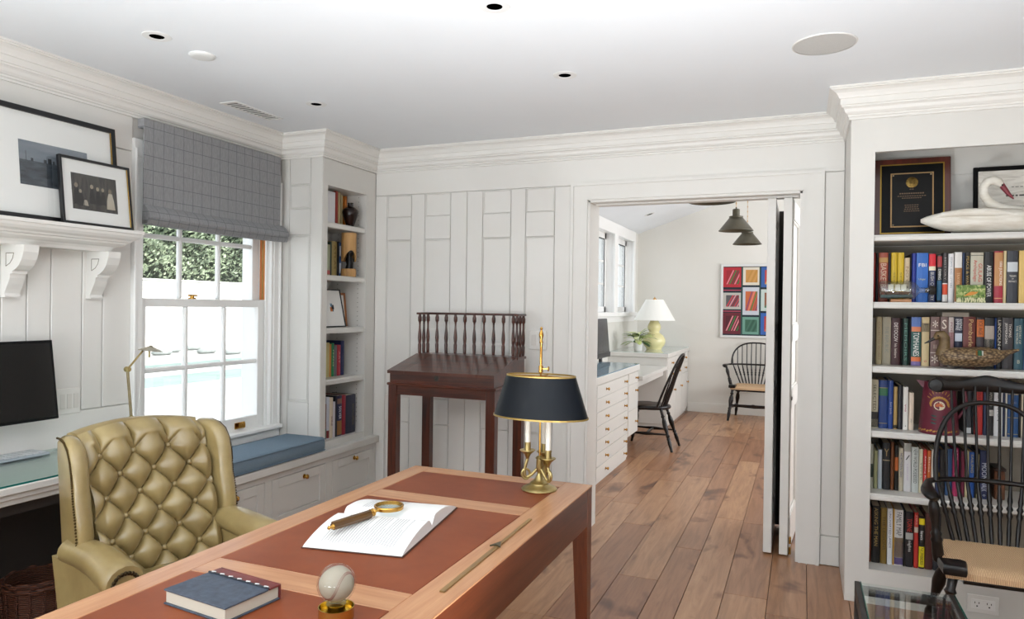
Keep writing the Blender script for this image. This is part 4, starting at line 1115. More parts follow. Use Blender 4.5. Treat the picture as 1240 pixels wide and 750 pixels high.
# wicker basket
bk = px(48, 720, X=-2.62)
bq = px(45, 699, Z=.29)
t = thing('wicker_basket', 'round brown wicker waste basket under the counter', 'basket', (bq.x, bq.y, 0))
m, tn, bs = base_mat('wicker', .6)
wv = N(tn, 'ShaderNodeTexWave', Scale=40, Distortion=3); wv.bands_direction = 'Z'; tn.links.new(coords(tn), wv.inputs['Vector'])
wr = ramp(tn, [(0, '2C160D'), (1, '6B3A22')]); tn.links.new(wv.outputs['Fac'], wr.inputs['Fac']); tn.links.new(wr.outputs['Color'], bs.inputs['Base Color']); bump(tn, bs, wv.outputs['Fac'], .8, .006)
WICK = m
b = MB(); b.lathe([(.001, 0), (.10, 0), (.105, .01), (.12, .29), (.113, .29), (.098, .012), (.001, .012)], (0, 0, 0), 28, cap=False); b.build('basket_wall', WICK, t, 50)
for z, r in ((.292, .118), (.27, .122), (.02, .108)):
    b = MB(); b.tube([(r*math.cos(2*PI*k/28), r*math.sin(2*PI*k/28), z+.004*math.sin(k*2.2)) for k in range(29)], .009, 6); b.build('woven_rim', WICK, t, 50)
for k in range(16):
    a = 2*PI*k/16; b = MB(); b.tube([(.108*math.cos(a), .108*math.sin(a), .01), (.124*math.cos(a), .124*math.sin(a), .28)], .005, 6); b.build('stake', WICK, t, 50)

# framed pictures on the ledge ---------------------------------------------------------
MATB = flat('E9E9E5', .8); FRB = flat('121214', .35)
def leaning_frame(name, label, y0, y1, h, xb, lean, fw_, prn, depth=.022, gilt=False, mat_w=None):
    """frame standing at ledge, leaning against the wall; y0..y1, height h; xb x of the bottom back"""
    t = thing(name, label, 'picture', (xb, (y0+y1)/2, 1.7575))
    R3 = M.Rotation(-lean, 3, 'Y'); w2 = (y1-y0)/2
    def part(nm, bxs, m, par=t, bev=.001):
        b = MB()
        for a, c in bxs: b.box(a, c, bev)
        b.v = [R3 @ V(q) for q in b.v]
        return b.build(nm, m, par)
    d = depth
    for nm_, a, c in (('frame_bar', (0, -w2, 0), (d, -w2+fw_, h)), ('frame_bar', (0, w2-fw_, 0), (d, w2, h)), ('frame_bar', (0, -w2+fw_, 0), (d, w2-fw_, fw_)), ('frame_bar', (0, -w2+fw_, h-fw_), (d, w2-fw_, h))):
        part(nm_, [(a, c)], FRB)
    if gilt: part('gilt_edge', [((d-.004, w2-.0002, 0), (d-.001, w2+.0012, h)), ((d-.006, w2-fw_-.003, fw_), (d-.002, w2-fw_, h-fw_))], flat('B08B3E', .3, .8))
    part('mat_board', [((.004, -w2+fw_, fw_), (.010, w2-fw_, h-fw_))], MATB, bev=0)
    part('glazing', [((.0145, -w2+fw_, fw_), (.0155, w2-fw_, h-fw_))], GLASS, bev=0)
    return t, part, R3, w2
def photo_mat(name, stops, scale, dist=0, stretch=(1, 1, 1)):
    m, tn, bs = base_mat(name, .5)
    n = N(tn, 'ShaderNodeTexNoise', Scale=scale, Detail=5, Distortion=dist); tn.links.new(coords(tn, stretch), n.inputs['Vector'])
    r = ramp(tn, stops); tn.links.new(n.outputs['Fac'], r.inputs['Fac']); tn.links.new(r.outputs['Color'], bs.inputs['Base Color']); return m
# big seascape
yr = px(139, 200, X=-3.06).y; zt = px(138, 160, X=-3.10).z
hB = zt-1.757
t, part, R3, w2 = leaning_frame('framed_photograph', 'large black framed seascape photograph with wide white mat on ledge', .95, yr, hB/math.cos(.10), -3.035, .10, .022, None, gilt=True)
yc = (.95+yr)/2
pa, pb_ = px(20, 168, X=-3.06), px(108, 228, X=-3.04)
u0, u1, z0, z1 = pa.y-yc, pb_.y-yc, pb_.z-1.757-.03, px(20, 168, X=-3.07).z-1.757
u0 = px(19.5, 168, X=-3.07).y-yc
zm_ = z0+(z1-z0)*.56
part('print_sky', [((.0102, u0, zm_), (.0108, u1, z1))], photo_mat('grey_sky', [(.3, '54606B'), (.7, '8A9198')], 3, 0, (1, 1, 5)), bev=0)
part('print_sea', [((.0102, u0, z0), (.0108, u1, zm_))], photo_mat('grey_sea', [(.3, '1E252C'), (.7, '4B545C')], 14, .5, (1, 1, 4)), bev=0)
for fy, sz, hz in ((.16, .010, .012), (.34, .012, .014), (.40, .016, .022), (.47, .008, .014), (.09, .002, .04)):
    uu = u0+(u1-u0)*fy; part('print_boat', [((.0109, uu, zm_-.002), (.0112, uu+sz, zm_+hz))], flat('20252A', .7), bev=0)
# smaller group photograph
yl, yr2 = px(75, 262, X=-2.985).y, px(160, 272, X=-2.985).y
hS = px(70, 187, X=-3.02).z-1.757
t, part, R3, w2 = leaning_frame('framed_photograph', 'smaller black framed group photograph leaning on the seascape picture', yl, yr2, hS/math.cos(.12), -2.992, .12, .011, None, .02, True)
yc = (yl+yr2)/2
pu0, pu1 = px(89, 210, X=-2.99).y-yc, px(143, 255, X=-2.99).y-yc
pz0, pz1 = px(143, 260, X=-2.985).z-1.757, px(89, 208, X=-2.995).z-1.757
part('print_background', [((.0102, pu0, pz0), (.0108, pu1, pz1))], photo_mat('dark_room_print', [(.35, '23211E'), (.7, '4D4942')], 16, 0, (1, 6, 1)), bev=0)
W_, H_ = pu1-pu0, pz1-pz0
def figure(fx, fz, w_, h_, body, head):
    b = MB(); x0, z0 = pu0+fx*W_, pz0+fz*H_; bw, bh = w_*W_, h_*H_
    b.prism([(x0+bw*.0, z0), (x0+bw, z0), (x0+bw*.92, z0+bh*.55), (x0+bw*.72, z0+bh), (x0+bw*.3, z0+bh), (x0+bw*.08, z0+bh*.55)], .0109, .0111, lambda a, c, h: (h, a, c))
    b.v = [R3 @ V(q) for q in b.v]; o = b.build('print_figure', flat(body, .7), t)
    b = MB(); hc, hr = (x0+bw*.5, z0+bh*1.14), bh*.15
    b.prism([(hc[0]+hr*.8*math.cos(2*PI*k/10), hc[1]+hr*math.sin(2*PI*k/10)) for k in range(10)], .0109, .0112, lambda a, c, h: (h, a, c)); b.v = [R3 @ V(q) for q in b.v]; b.build('print_head', flat(head, .7), o)
for q in ((.03, .14, .13, .46, '14110E', '8A8070'), (.10, .10, .16, .36, '100E0B', '9A907E'), (.22, .12, .12, .16, 'A8A091', '1A1712'), (.37, .20, .13, .42, '1A1713', '9A907E'), (.50, .18, .13, .40, '141210', 'A0967F'), (.62, .20, .12, .38, '221E19', '958B78'), (.75, .10, .19, .46, 'B5AD9C', '7A705F')): figure(*q)

# roman shade ------------------------------------------------------------------------------
def plaid():
    m, tn, bs = base_mat('grey_plaid_linen', .85, 0, .2)
    tc = N(tn, 'ShaderNodeTexCoord'); sp = N(tn, 'ShaderNodeSeparateXYZ'); tn.links.new(tc.outputs['Object'], sp.inputs[0])
    def lines(sock, per, wd):
        a = N(tn, 'ShaderNodeMath', operation='DIVIDE'); a.inputs[1].default_value = per; tn.links.new(sock, a.inputs[0])
        f_ = N(tn, 'ShaderNodeMath', operation='FRACT'); tn.links.new(a.outputs[0], f_.inputs[0])
        c = N(tn, 'ShaderNodeMath', operation='LESS_THAN'); c.inputs[1].default_value = wd/per; tn.links.new(f_.outputs[0], c.inputs[0]); return c.outputs[0]
    a, c = lines(sp.outputs['Y'], .064, .003), lines(sp.outputs['Z'], .072, .003)
    mx = N(tn, 'ShaderNodeMath', operation='MAXIMUM'); tn.links.new(a, mx.inputs[0]); tn.links.new(c, mx.inputs[1])
    n = N(tn, 'ShaderNodeTexNoise', Scale=90, Detail=3); tn.links.new(coords(tn, (1, 4, .4)), n.inputs['Vector'])
    r = ramp(tn, [(.3, '88888A'), (.7, '9C9C9D')]); tn.links.new(n.outputs['Fac'], r.inputs['Fac'])
    mm = N(tn, 'ShaderNodeMix', data_type='RGBA'); mm.inputs['B'].default_value = lin('6E6E74')
    tn.links.new(mx.outputs[0], mm.inputs['Factor']); tn.links.new(r.outputs['Color'], mm.inputs['A']); tn.links.new(mm.outputs['Result'], bs.inputs['Base Color'])
    bump(tn, bs, n.outputs['Fac'], .2, .001)
    return m
PLAID = plaid()
t = thing('roman_shade', 'grey plaid linen roman shade half drawn over the window', 'window shade', (-3.09, 3.11, 1.80))
ya, yb_ = 2.607, 3.640
b = MB(); b.box((-3.135, ya, 2.30), (-3.088, yb_-.02, 2.348), .004); b.build('head_rail', PLAID, t, world=True)
def fall(a, c):
    z = 1.90+(2.345-1.90)*c; y = ya+(yb_-.02-ya)*a
    return (-3.086+.006*math.sin(a*PI)*math.sin(c*PI), y, z)
b = MB()
b.loft([[fall(0, c/12) for c in range(13)]+[(-3.092, ya, 1.90+.445*(12-c)/12) for c in range(13)], [fall(1, c/12) for c in range(13)]+[(-3.092, yb_-.02, 1.90+.445*(12-c)/12) for c in range(13)]])
b.build('flat_panel', PLAID, t, 40, world=True)
prf = [(-3.088, 1.915), (-3.060, 1.895), (-3.042, 1.872), (-3.036, 1.850), (-3.042, 1.838), (-3.052, 1.838), (-3.09, 1.838)]
for k in range(4):
    dz = -.008*k; dx = -.004*k
    pr = [(x+dx, z+dz) for x, z in prf]
    if k: pr = [(-3.09, 1.838+.008-.008*k), (-3.045+dx, 1.838+.010-.008*k), (-3.036+dx, 1.842-.008*k), (-3.042+dx, 1.8345-.008*k), (-3.09, 1.8345-.008*k)]
    sag = .006
    rings = [[(x, ya-.004+(yb_+.012-ya)*i/16, z-sag*math.sin(PI*i/16)-.0) for x, z in pr] for i in range(17)]
    b = MB(); b.loft(rings); b.build('fold', PLAID, t, 40, world=True)
# added uplighter can, out of view, for the spot that brightens the ceiling
t = thing('added_uplight', 'added black cylindrical uplighter, out of view, beside the writing table', 'floor lamp', (*UPL, 0))
b = MB(); b.lathe([(.001, 0), (.10, 0), (.10, .30), (.094, .30), (.094, .02), (.001, .02)], (0, 0, 0), 28, cap=False); b.build('can', BLACK, t, 40)
b = MB(); b.lathe([(.12, 0), (.12, .012), (.10, .014)], (0, 0, 0), 28); b.build('foot', BLACK, t, 40)
# ------------------------------------------------------------------ ceiling fittings
for x, y, w_ in ((-2.446, 2.121, 'next to the smoke detector'), (-1.041, 2.339, 'directly above the writing table'), (-1.038, 3.147, 'between the slant top desk and ceiling speaker'), (-2.447, 3.145, 'next to the slatted air vent')):
    t = thing('recessed_light', 'small round recessed downlight '+w_, 'ceiling light', (x, y, ZT), group='recessed downlights in the ceiling')
    b = MB(); b.lathe([(.029, -.0005), (.031, -.003), (.055, -.0022), (.057, -.0002), (.029, -.0002)], (0, 0, 0), 28, cap=False); b.build('trim_ring', flat('E4E4E2', .5), t, 40)
    b = MB(); b.lathe([(.0285, -.0003), (.0285, -.0012), (.001, -.0014)], (0, 0, 0), 24); b.build('aperture', flat('020202', .9, spec=0), t)
b = MB(); b.lathe([(.001, -.012), (.035, -.012), (.05, -.009), (.055, -.004), (.055, 0)], (-2.443, 2.354, ZT), 28); tag(b.build('smoke_detector', flat('DEDEDB', .5), None, 40), 'small round white smoke detector on the ceiling', 'smoke detector')
t = thing('ceiling_speaker', 'large round white speaker grille set in the ceiling', 'speaker', (.068, 3.134, ZT))
b = MB(); b.lathe([(.118, -.005), (.122, -.005), (.124, -.0003), (.118, -.0003)], (0, 0, 0), 40, cap=False); b.build('rim', flat('D8D6D2', .5), t, 40)
b = MB(); b.lathe([(.001, -.004), (.1175, -.0035), (.1175, -.0002)], (0, 0, 0), 40); b.build('grille', mottled('speaker_mesh', 'BDBBB7', 'C8C6C2', 400, .7), t, 40)
t = thing('ceiling_vent', 'long white slatted air vent in the ceiling by the window', 'vent', (-2.875, 3.135, ZT))
va, vb2, vw = -.19, .19, .055
for a, c in (((-vw, va, -.005), (-vw+.014, vb2, -.0002)), ((vw-.014, va, -.005), (vw, vb2, -.0002)), ((-vw+.014, va, -.005), (vw-.014, va+.014, -.0002)), ((-vw+.014, vb2-.014, -.005), (vw-.014, vb2, -.0002))):
    b = MB(); b.box(a, c, .001); b.build('vent_frame', flat('E2E1DE', .5), t)
b = MB(); b.box((-vw+.014, va+.014, -.0012), (vw-.014, vb2-.014, -.0002)); b.build('vent_back', flat('55534F', .9), t)
for k in range(12):
    y = va+.018+k*.0295; b = MB(); b.box((-vw+.014, y, -.0032), (vw-.014, y+.013, -.0014)); b.build('slat', flat('DAD8D4', .5), t)

# ------------------------------------------------------------------ far room
def world_box_part(t, name, a, c, m, bev=.002, label=None):
    b = MB(); b.box(a, c, bev); return b.build(name, m, t, world=True, label=label)
t = thing('drawer_chest', 'white chest of seven shallow drawers just inside the doorway', 'chest of drawers', (-1.83, 5.8, 0))
XC = -1.495
world_box_part(t, 'carcass', (XFW+.002, 4.60, .02), (XC-.006, 6.55, .80), CABW)
world_box_part(t, 'plinth', (XFW+.002, 4.60, 0), (XC-.012, 6.55, .02), CABW, 0)
world_box_part(t, 'side_unit', (XFW+.002, 6.55, .20), (XC-.006, 6.985, .80), CABW)
world_box_part(t, 'top', (XFW+.002, 4.58, .80), (XC+.012, 7.0, .862), CABW, .006)
zk = [.745, .635, .523, .411, .304, .196, .085]; ze = [.795, .69, .579, .467, .357, .25, .14, .03]
for i, z in enumerate(zk):
    d = drawer_front(t, 'drawer', (5.46, ze[i+1]+.002), (6.53, ze[i]-.002), ('x', XC-.002), 0)
    for y in (5.74, 6.40): knob(d, WM[t].inverted() @ V((XC+.002, y, z)), (1, 0, 0), .013)
for a, c, z in ((.69, .795, .739), (.44, .686, .617), (.205, .436, .315)):
    d = drawer_front(t, 'cupboard_door', (6.565, a), (6.97, c), ('x', XC-.002), 0); knob(d, WM[t].inverted() @ V((XC+.002, 6.86, z)), (1, 0, 0), .013)
FGL = thin_glass('blue_glass_top', (.78, .88, .93), .5)
b = MB(); b.box((XFW+.01, 4.6, .8625), (XC+.006, 6.99, .869)); g = tag(b.build('glass_sheet', flat('7FA0B4', .05, spec=1.0)), 'blue tinted glass sheet on top of the drawer chest', 'glass top')
t = thing('low_desk', 'low white desk section between the chest and far cabinet', 'desk', (-1.8, 7.7, 0))
world_box_part(t, 'desk_top', (XFW+.002, 7.002, .70), (-1.45, 8.385, .74), CABW, .004); world_box_part(t, 'pencil_drawer', (XFW+.1, 7.002, .63), (-1.50, 8.385, .70), CABW)
world_box_part(t, 'back_panel', (XFW+.002, 7.002, 0), (XFW+.03, 8.385, .70), CABW)
XQ, ZQ = -1.45, .885
t = thing('far_cabinet', 'white corner cabinet carrying the yellow lamp', 'cabinet', (-1.83, 9.2, 0))
world_box_part(t, 'carcass', (XFW+.002, 8.39, .05), (XQ-.006, YFW-.02, ZQ-.05), CABW); world_box_part(t, 'plinth', (XFW+.002, 8.40, 0), (XQ-.03, YFW-.02, .05), CABW, 0)
world_box_part(t, 'top', (XFW+.002, 8.37, ZQ-.05), (XQ+.012, YFW-.002, ZQ), CABW, .006)
for (y0, y1) in ((8.41, 8.92), (8.93, 9.44), (9.45, 9.96)):
    for z0, z1 in ((.70, .825), (.56, .695), (.07, .555)):
        d = drawer_front(t, 'drawer' if z0 > .5 else 'cupboard_door', (y0+.003, z0+.003), (y1-.003, z1), ('x', XQ-.002), 0)
        knob(d, WM[t].inverted() @ V((XQ+.002, y1-.08 if z0 < .5 else (y0+y1)/2, (z0+z1)/2 if z0 > .5 else .42)), (1, 0, 0), .014)
b = MB(); b.box((XFW+.01, 8.38, ZQ+.0005), (XQ+.006, YFW-.01, ZQ+.006)); tag(b.build('glass_sheet', flat('C9D3CE', .06, spec=.8)), 'pale glass sheet under the yellow lamp and plant', 'glass top')
# gourd lamp
lq = px(792, 419, Z=ZQ+.0065)
lq.y = min(lq.y, YFW-.32)
lq = px(792, 417.5, Y=9.12); 
t = thing('gourd_lamp', 'yellow double gourd table lamp with white cone shade', 'lamp', (lq.x, 9.12, ZQ+.0065))
YEL = flat('E9E0A8', .22, coat=.4)
b = MB(); b.lathe([(.001, 0), (.085, 0), (.088, .01), (.09, .02), (.115, .05), (.128, .09), (.125, .13), (.105, .17), (.072, .20), (.058, .215), (.060, .23), (.074, .26), (.076, .285), (.066, .315), (.05, .345), (.045, .36), (.001, .362)], (0, 0, 0), 32); b.build('body', YEL, t, 60)
b = MB(); b.lathe([(.012, .36), (.012, .60), (.02, .605), (.02, .635), (.006, .645), (.004, .66)], (0, 0, 0), 12); b.build('stem', BRASS, t, 40)
SHW = flat('F3F1EA', .8)
def cone_wall(b, prof, o, n=40): b.lathe(prof, o, n, cap=False)
b = MB(); b.lathe([(.232, .365), (.098, .625), (.095, .625), (.229, .365), (.232, .365)], (0, 0, 0), 44, cap=False); b.build('lamp_shade', SHW, t, 60)
for ch in t.children: ch.scale = (1.13, 1.13, 1.02)
# potted plant
pq = px(772.5, 421, Y=8.66)
t = thing('potted_plant', 'small leafy green plant in a white pot beside yellow lamp', 'plant', (pq.x, 8.66, ZQ+.0065))
b = MB(); b.lathe([(.001, 0), (.045, 0), (.05, .005), (.055, .095), (.052, .097), (.048, .085), (.001, .085)], (0, 0, 0), 24); b.build('pot', flat('EDEBE6', .3), t, 50)
LV = [flat('7C9840', .45), flat('BECB7C', .45), flat('3C5A2A', .4), flat('D3D9A4', .45)]
random.seed(11)
for k in range(44):
    a = random.random()*2*PI; el = random.uniform(.15, 1.35); L_ = random.uniform(.12, .28)
    d = V((math.cos(a)*math.cos(el), math.sin(a)*math.cos(el), math.sin(el))); base = V((0, 0, .09)); tip = base+d*L_
    sd = d.cross(V((0, 0, 1))).normalized(); nrm = sd.cross(d).normalized(); w_ = random.uniform(.026, .042)
    b = MB(); b.tube([base, base+d*L_*.6], .0018, 4); tipd = (d+V((0, 0, -.9))).normalized()*.085
    o = base+d*L_*.55
    pts = [(o, 0), (o+d*.018+tipd*.2, w_*.8), (o+d*.03+tipd*.6, w_), (o+d*.03+tipd*1.05, w_*.55), (o+d*.03+tipd*1.35, 0)]
    vs = []
    for p, ww in pts: vs += [p-sd*ww-nrm*.004*(ww > 0), p+nrm*.003, p+sd*ww-nrm*.004*(ww > 0)]
    fs = []
    for i in range(4): fs += [(3*i, 3*i+1, 3*i+4, 3*i+3), (3*i+1, 3*i+2, 3*i+5, 3*i+4)]
    b.add(vs, fs); b.build('leaf', LV[k % 4], t, 60)
# desk monitor in the far room
mq = px(736.5, 386, X=-1.93); mb_ = px(739, 426, X=-1.90)
t = thing('desk_monitor', 'dark desktop monitor on the low desk beyond the doorway', 'monitor', (-1.93, mq.y-.25, .7405))
b = MB(); b.prism([(-.02, mb_.z-.7405), (.02, mb_.z-.7405), (-.012, mq.z-.7405), (-.035, mq.z-.7405)], -.27, .25, lambda a, c, h: (a, h, c)); b.build('screen', flat('262A31', .25), t)
b = MB(); b.box((-.02, -.27, mb_.z-.7405-.05), (.03, .25, mb_.z-.7405)); b.build('chin', flat('17191D', .3), t)
b = MB(); b.box((-.02, -.04, .008), (.0, .03, mb_.z-.7405-.05)); b.box((-.09, -.1, 0), (.07, .1, .008)); b.build('stand', flat('17191D', .4), t)
# quilt picture
ay0 = YFW-.004
c0, c1 = px(873.5, 320.5, Y=ay0), px(872.5, 408.5, Y=ay0)
ax0, az1, az0 = c0.x, c0.z, c1.z; ax1 = ax0+.83
t = thing('quilt_picture', 'bright patchwork quilt picture in a white frame on far wall', 'picture', ((ax0+ax1)/2, ay0, az0))
FRW = flat('DCDCDA', .4)
for a, c in (((ax0, ay0-.03, az0), (ax0+.03, ay0, az1)), ((ax1-.03, ay0-.03, az0), (ax1, ay0, az1)), ((ax0+.03, ay0-.03, az0), (ax1-.03, ay0, az0+.03)), ((ax0+.03, ay0-.03, az1-.03), (ax1-.03, ay0, az1))):
    world_box_part(t, 'frame_bar', a, c, FRW)
qx0, qx1, qz0, qz1 = ax0+.03, ax1-.03, az0+.03, az1-.03
world_box_part(t, 'backing', (qx0, ay0-.008, qz0), (qx1, ay0-.001, qz1), flat('1E2A33', .8), 0)
def patch(x0, x1, z0, z1, c, lvl=0, name='patch'):
    world_box_part(t, name, (qx0+(qx1-qx0)*x0, ay0-.0105-.0008*lvl, qz0+(qz1-qz0)*z0), (qx0+(qx1-qx0)*x1, ay0-.008, qz0+(qz1-qz0)*z1), flat(c, .85), 0)
def tri_patch(pts, c, lvl):
    b = MB(); P = [(qx0+(qx1-qx0)*x, qz0+(qz1-qz0)*z) for x, z in pts]
    b.prism(P, ay0-.0105-.0008*lvl, ay0-.008, lambda p, q, h: (p, h, q)); b.build('patch', flat(c, .85), t, world=True)
blocks = [(.0, .30, .70, .99, 'B5323C', '9A2A34', ('D9808A', '4A7A48', '6A4A42')), (.33, .60, .73, .99, 'DAD2C2', 'C4904E', ('B98A48', 'C9985A')), (.63, .98, .70, .99, '3A5FA0', 'B54A42', ('C9A060', 'D9808A')),
          (.0, .30, .38, .62, 'B9B6AE', '5A5A5C', ('C24450', 'D98A92', '8A2A38')), (.33, .60, .30, .70, 'C2C6CE', 'C0663E', ('8A4A6A', 'D98070', '5A7A4A', 'B0524A')), (.63, .98, .36, .67, 'BFCCC6', '8A5A42', ('4A7A5A', 'C9B08A')),
          (.0, .30, .02, .33, '6A2A34', '54222C', ('D98A90', '4A7A48', 'C9707A')), (.33, .60, .02, .27, '6E9A8A', '3E6452', ('4A7060', '35584A')), (.63, .98, .02, .33, '3A62A8', 'B04038', ('C2705A', 'D9A0A0'))]
for (x0, x1, z0, z1, c, d_, cs) in blocks:
    patch(x0, x1, z0, z1, c, 1); mx, mz = (x1-x0)*.17, (z1-z0)*.15
    a0, a1, b0, b1 = x0+mx, x1-mx*.6, z0+mz, z1-mz
    patch(a0, a1, b0, b1, d_, 2); n_ = 5
    for k in range(n_):
        f0, f1 = k/n_, (k+.55)/n_; w_, h_ = a1-a0, b1-b0
        tri_patch([(a0+w_*f0, b0), (a0+w_*f1, b0), (a0+w_*min(1, f1+.5), b0+h_*min(1, (1-f1)/.5 if f1 > .5 else 1)), (a0+w_*min(1, f0+.5), b0+h_*min(1, (1-f0)/.5 if f0 > .5 else 1))], cs[k % len(cs)], 3)
for x in (.313, .612): patch(x-.010, x+.010, 0, 1, '33504C', 1, 'sash_strip')
for z in (.355, .66): patch(0, .30, z-.012, z+.004, 'A8485A', 1, 'sash_strip')
# pendants
PEND = mottled('olive_bronze', '4A4536', '5A5444', 6, .45, .35)
for i, y in enumerate((5.5, 7.6, 9.2)):
    xx, z = -.64, 2.222
    zc_ = 2.47+(xx-XFW)*.352
    t = thing('pendant_lamp', ['bronze cone pendant lamp hanging nearest the doorway', 'bronze cone pendant lamp hanging in the middle of the row', 'bronze cone pendant lamp hanging nearest the quilt picture'][i], 'pendant light', (xx, y, z), group='cone pendants over the far room')
    b = MB(); b.lathe([(.172, 0), (.173, .004), (.165, .012), (.068, .135), (.060, .137), (.160, .010), (.168, .002)], (0, 0, 0), 40, cap=False); b.build('cone_shade', PEND, t, 50)
    b = MB(); b.lathe([(.068, .134), (.070, .15), (.045, .155), (.036, .157), (.036, .22), (.030, .226), (.008, .23), (.006, .245)], (0, 0, 0), 24); b.build('neck', PEND, t, 40)
    b = MB(); b.ball((0, 0, .07), .035, 12); b.build('bulb', flat('EFE9DA', .3), t, 60)
    b = MB(); b.tube([(0, 0, .245), (0, 0, zc_-z-.02)], .0022, 6)
    n_ = int((zc_-z-.27)/.03)
    for k in range(n_): b.tube([(.005*math.cos(q*PI/3), 0, .255+.03*k+.011*math.sin(q*PI/3)) if k % 2 else (0, .005*math.cos(q*PI/3), .255+.03*k+.011*math.sin(q*PI/3)) for q in range(7)], .0016, 4)
    b.build('chain', flat('C9A46A', .4, .6), t, 40)
    b = MB(); b.lathe([(.055, 0), (.05, .02), (.012, .03)], (0, 0, zc_-z-.045), 20); b.build('ceiling_rose', PEND, t, 40)
for i, (x_, y_) in enumerate(((765, 246.5), (786.5, 259.5))):
    d = _r3*((x_-620)/F) - _u3*((y_-375)/F) + _f2
    # meet the sloping ceiling z = 2.47 + (x-XFW)*.352
    k = (2.47-XFW*.352-ZC)/(d.z-.352*d.x); P = V((0, 0, ZC))+d*k
    t = thing('slot_downlight', ['small dark slot light in the sloping ceiling nearer the doorway', 'small dark slot light in the sloping ceiling nearer the far wall'][i], 'ceiling light', P, group='slot lights in the sloping ceiling')
    R3 = M.Rotation(-math.atan(.352), 3, 'Y')
    b = MB(); b.lathe([(.04, -.001), (.045, -.006), (.065, -.005), (.067, 0)], (0, 0, 0), 20, cap=False); b.v = [R3 @ V(q) for q in b.v]; b.build('trim_ring', flat('E0E0DD', .5), t, 40)
    b = MB(); b.lathe([(.04, -.0005), (.04, -.002), (.001, -.002)], (0, 0, 0), 20); b.v = [R3 @ V(q) for q in b.v]; b.build('aperture', flat('030303', .9), t)
tt, lb = plate('wall_outlet', 'small white outlet plate low on the far wall', 'outlet', (px(900, 478, Y=YFW).x, YFW-.0005, .36), (1, 0, 0), .08, .12, (0, -1, 0))
lb((-.017, -.009, -.036), (.017, -.006, .036)).build('insert', flat('DDD9D2', .4), tt)

# ------------------------------------------------------------------ garden outside the sash window
ZG = -.35
b = MB(); b.box((-60, -40, ZG-.1), (-3.4, 60, ZG)); struct(b.build('ground', mottled('pale_gravel', 'B4B4B0', 'C4C4C0', 3, .9)), 'pale sunlit gravel terrace outside the window', 'ground')
XW = -22.0
zw = px(240, 342, X=XW).z
b = MB(); b.box((XW-.3, -5, ZG), (XW, 50, zw), .02); b.box((XW-.36, -5, zw), (XW+.06, 50, zw+.06), .01); tag(b.build('garden_wall', flat('E6E4DE', .8)), 'long white garden wall below the hedge', 'wall')
random.seed(5)
t = thing('hedge', 'dense green hedge growing above the white garden wall', 'hedge', (XW-.9, 21, zw))
vs, fs = [], []
for i in range(26000):
    y = random.uniform(9, 34); z = random.random()**.8*4.2; x = XW-.15-random.random()*.5-.25*math.sin(y*2.1)*math.sin(z*3)
    s_ = random.uniform(.05, .115); n1 = V((random.uniform(-1, 1), random.uniform(-1, 1), random.uniform(-1, 1))).normalized(); n2 = n1.orthogonal().normalized(); n3 = n1.cross(n2)
    p = V((x, y, zw+z)); o = len(vs); vs += [p+n2*s_, p+n3*s_*.5, p-n2*s_, p-n3*s_*.5]; fs.append((o, o+1, o+2, o+3))
HM = mottled('hedge_leaf', '4E5E48', 'BCCAA8', 1.1, .5, detail=5)
b = MB(); b.add(vs, fs); b.build('foliage', HM, t, world=True, kind='stuff')
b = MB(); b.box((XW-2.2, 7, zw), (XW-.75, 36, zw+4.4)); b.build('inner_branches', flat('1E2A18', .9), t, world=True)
for k, (ya, yb_) in enumerate(((438, 446), (452, 463))):
    p0, p1 = px(240, yb_, Z=ZG), px(240, ya, Z=ZG)
    b = MB(); b.box((p1.x, -5, ZG), (p0.x, 40, ZG+.012)); tag(b.build('lawn_strip', mottled('pale_lawn', ['7E8F89', '84958F'][k], ['8A9A94', '90A09A'][k], 2, .9)), ['far pale green strip of lawn across the terrace', 'near pale aqua strip of lawn across the terrace'][k], 'lawn')
for k, (x_, y_) in enumerate(((207, 427), (232, 424), (250, 428), (281, 429), (196, 430))):
    p = px(x_, y_, Z=ZG); b = MB(); b.ball((p.x, p.y, ZG+.08), .26, 10, (1, 1.5, .42)); tag(b.build('boulder', mottled('grey_stone', '8E9390', 'A0A5A2', 6, .9), None, 60), 'low grey boulder on the sunlit terrace', 'boulder', 'boulders on the terrace')

# ------------------------------------------------------------------ things in the tall bookcase
Z1 = KS[0]
def lean_panel(t, parts, lean):
    """boxes in local (x,d,z) with d towards the viewer(-y); leaning back by lean"""
    R3 = M.Rotation(-lean, 3, 'X')
    for nm, a, c, m, bev in parts:
        b = MB(); b.box((a[0], -a[1], a[2]), (c[0], -c[1], c[2]), bev); b.v = [R3 @ V(q) for q in b.v]; b.build(nm, m, t)
PY = 4.09
PY = 4.06; x0, x1 = KX0+.015, px(1151.5, 240, Y=PY).x; hP = px(1150, 190, Y=PY+.03).z-Z1; wP = x1-x0
t = thing('award_plaque', 'dark wooden award plaque with gold lines and round emblem', 'plaque', (x0, PY, Z1+.0005))
DW = wood('plaque_walnut', '3A1710', '5A2418', 2, 9, .3, .4); GD = flat('9A7E36', .35, .8); BK = flat('050505', .35, spec=.15)
lean_panel(t, [('wood_base', (0, 0, 0), (wP, .02, hP), DW, .003)], .08)
lean_panel(t, [('gold_inset', (.028, .02, .02), (wP-.028, .0212, hP-.028), GD, 0), ('black_field', (.034, .0212, .026), (wP-.034, .022, hP-.034), BK, 0),
               ('gold_border', (.075, .022, .052), (wP-.075, .0235, hP-.075), flat('9A7C54', .4, .7), 0), ('engraved_plate', (.081, .0235, .058), (wP-.081, .0245, hP-.081), flat('0C0A09', .3, spec=.2), 0)], .08)
R3 = M.Rotation(-.08, 3, 'X')
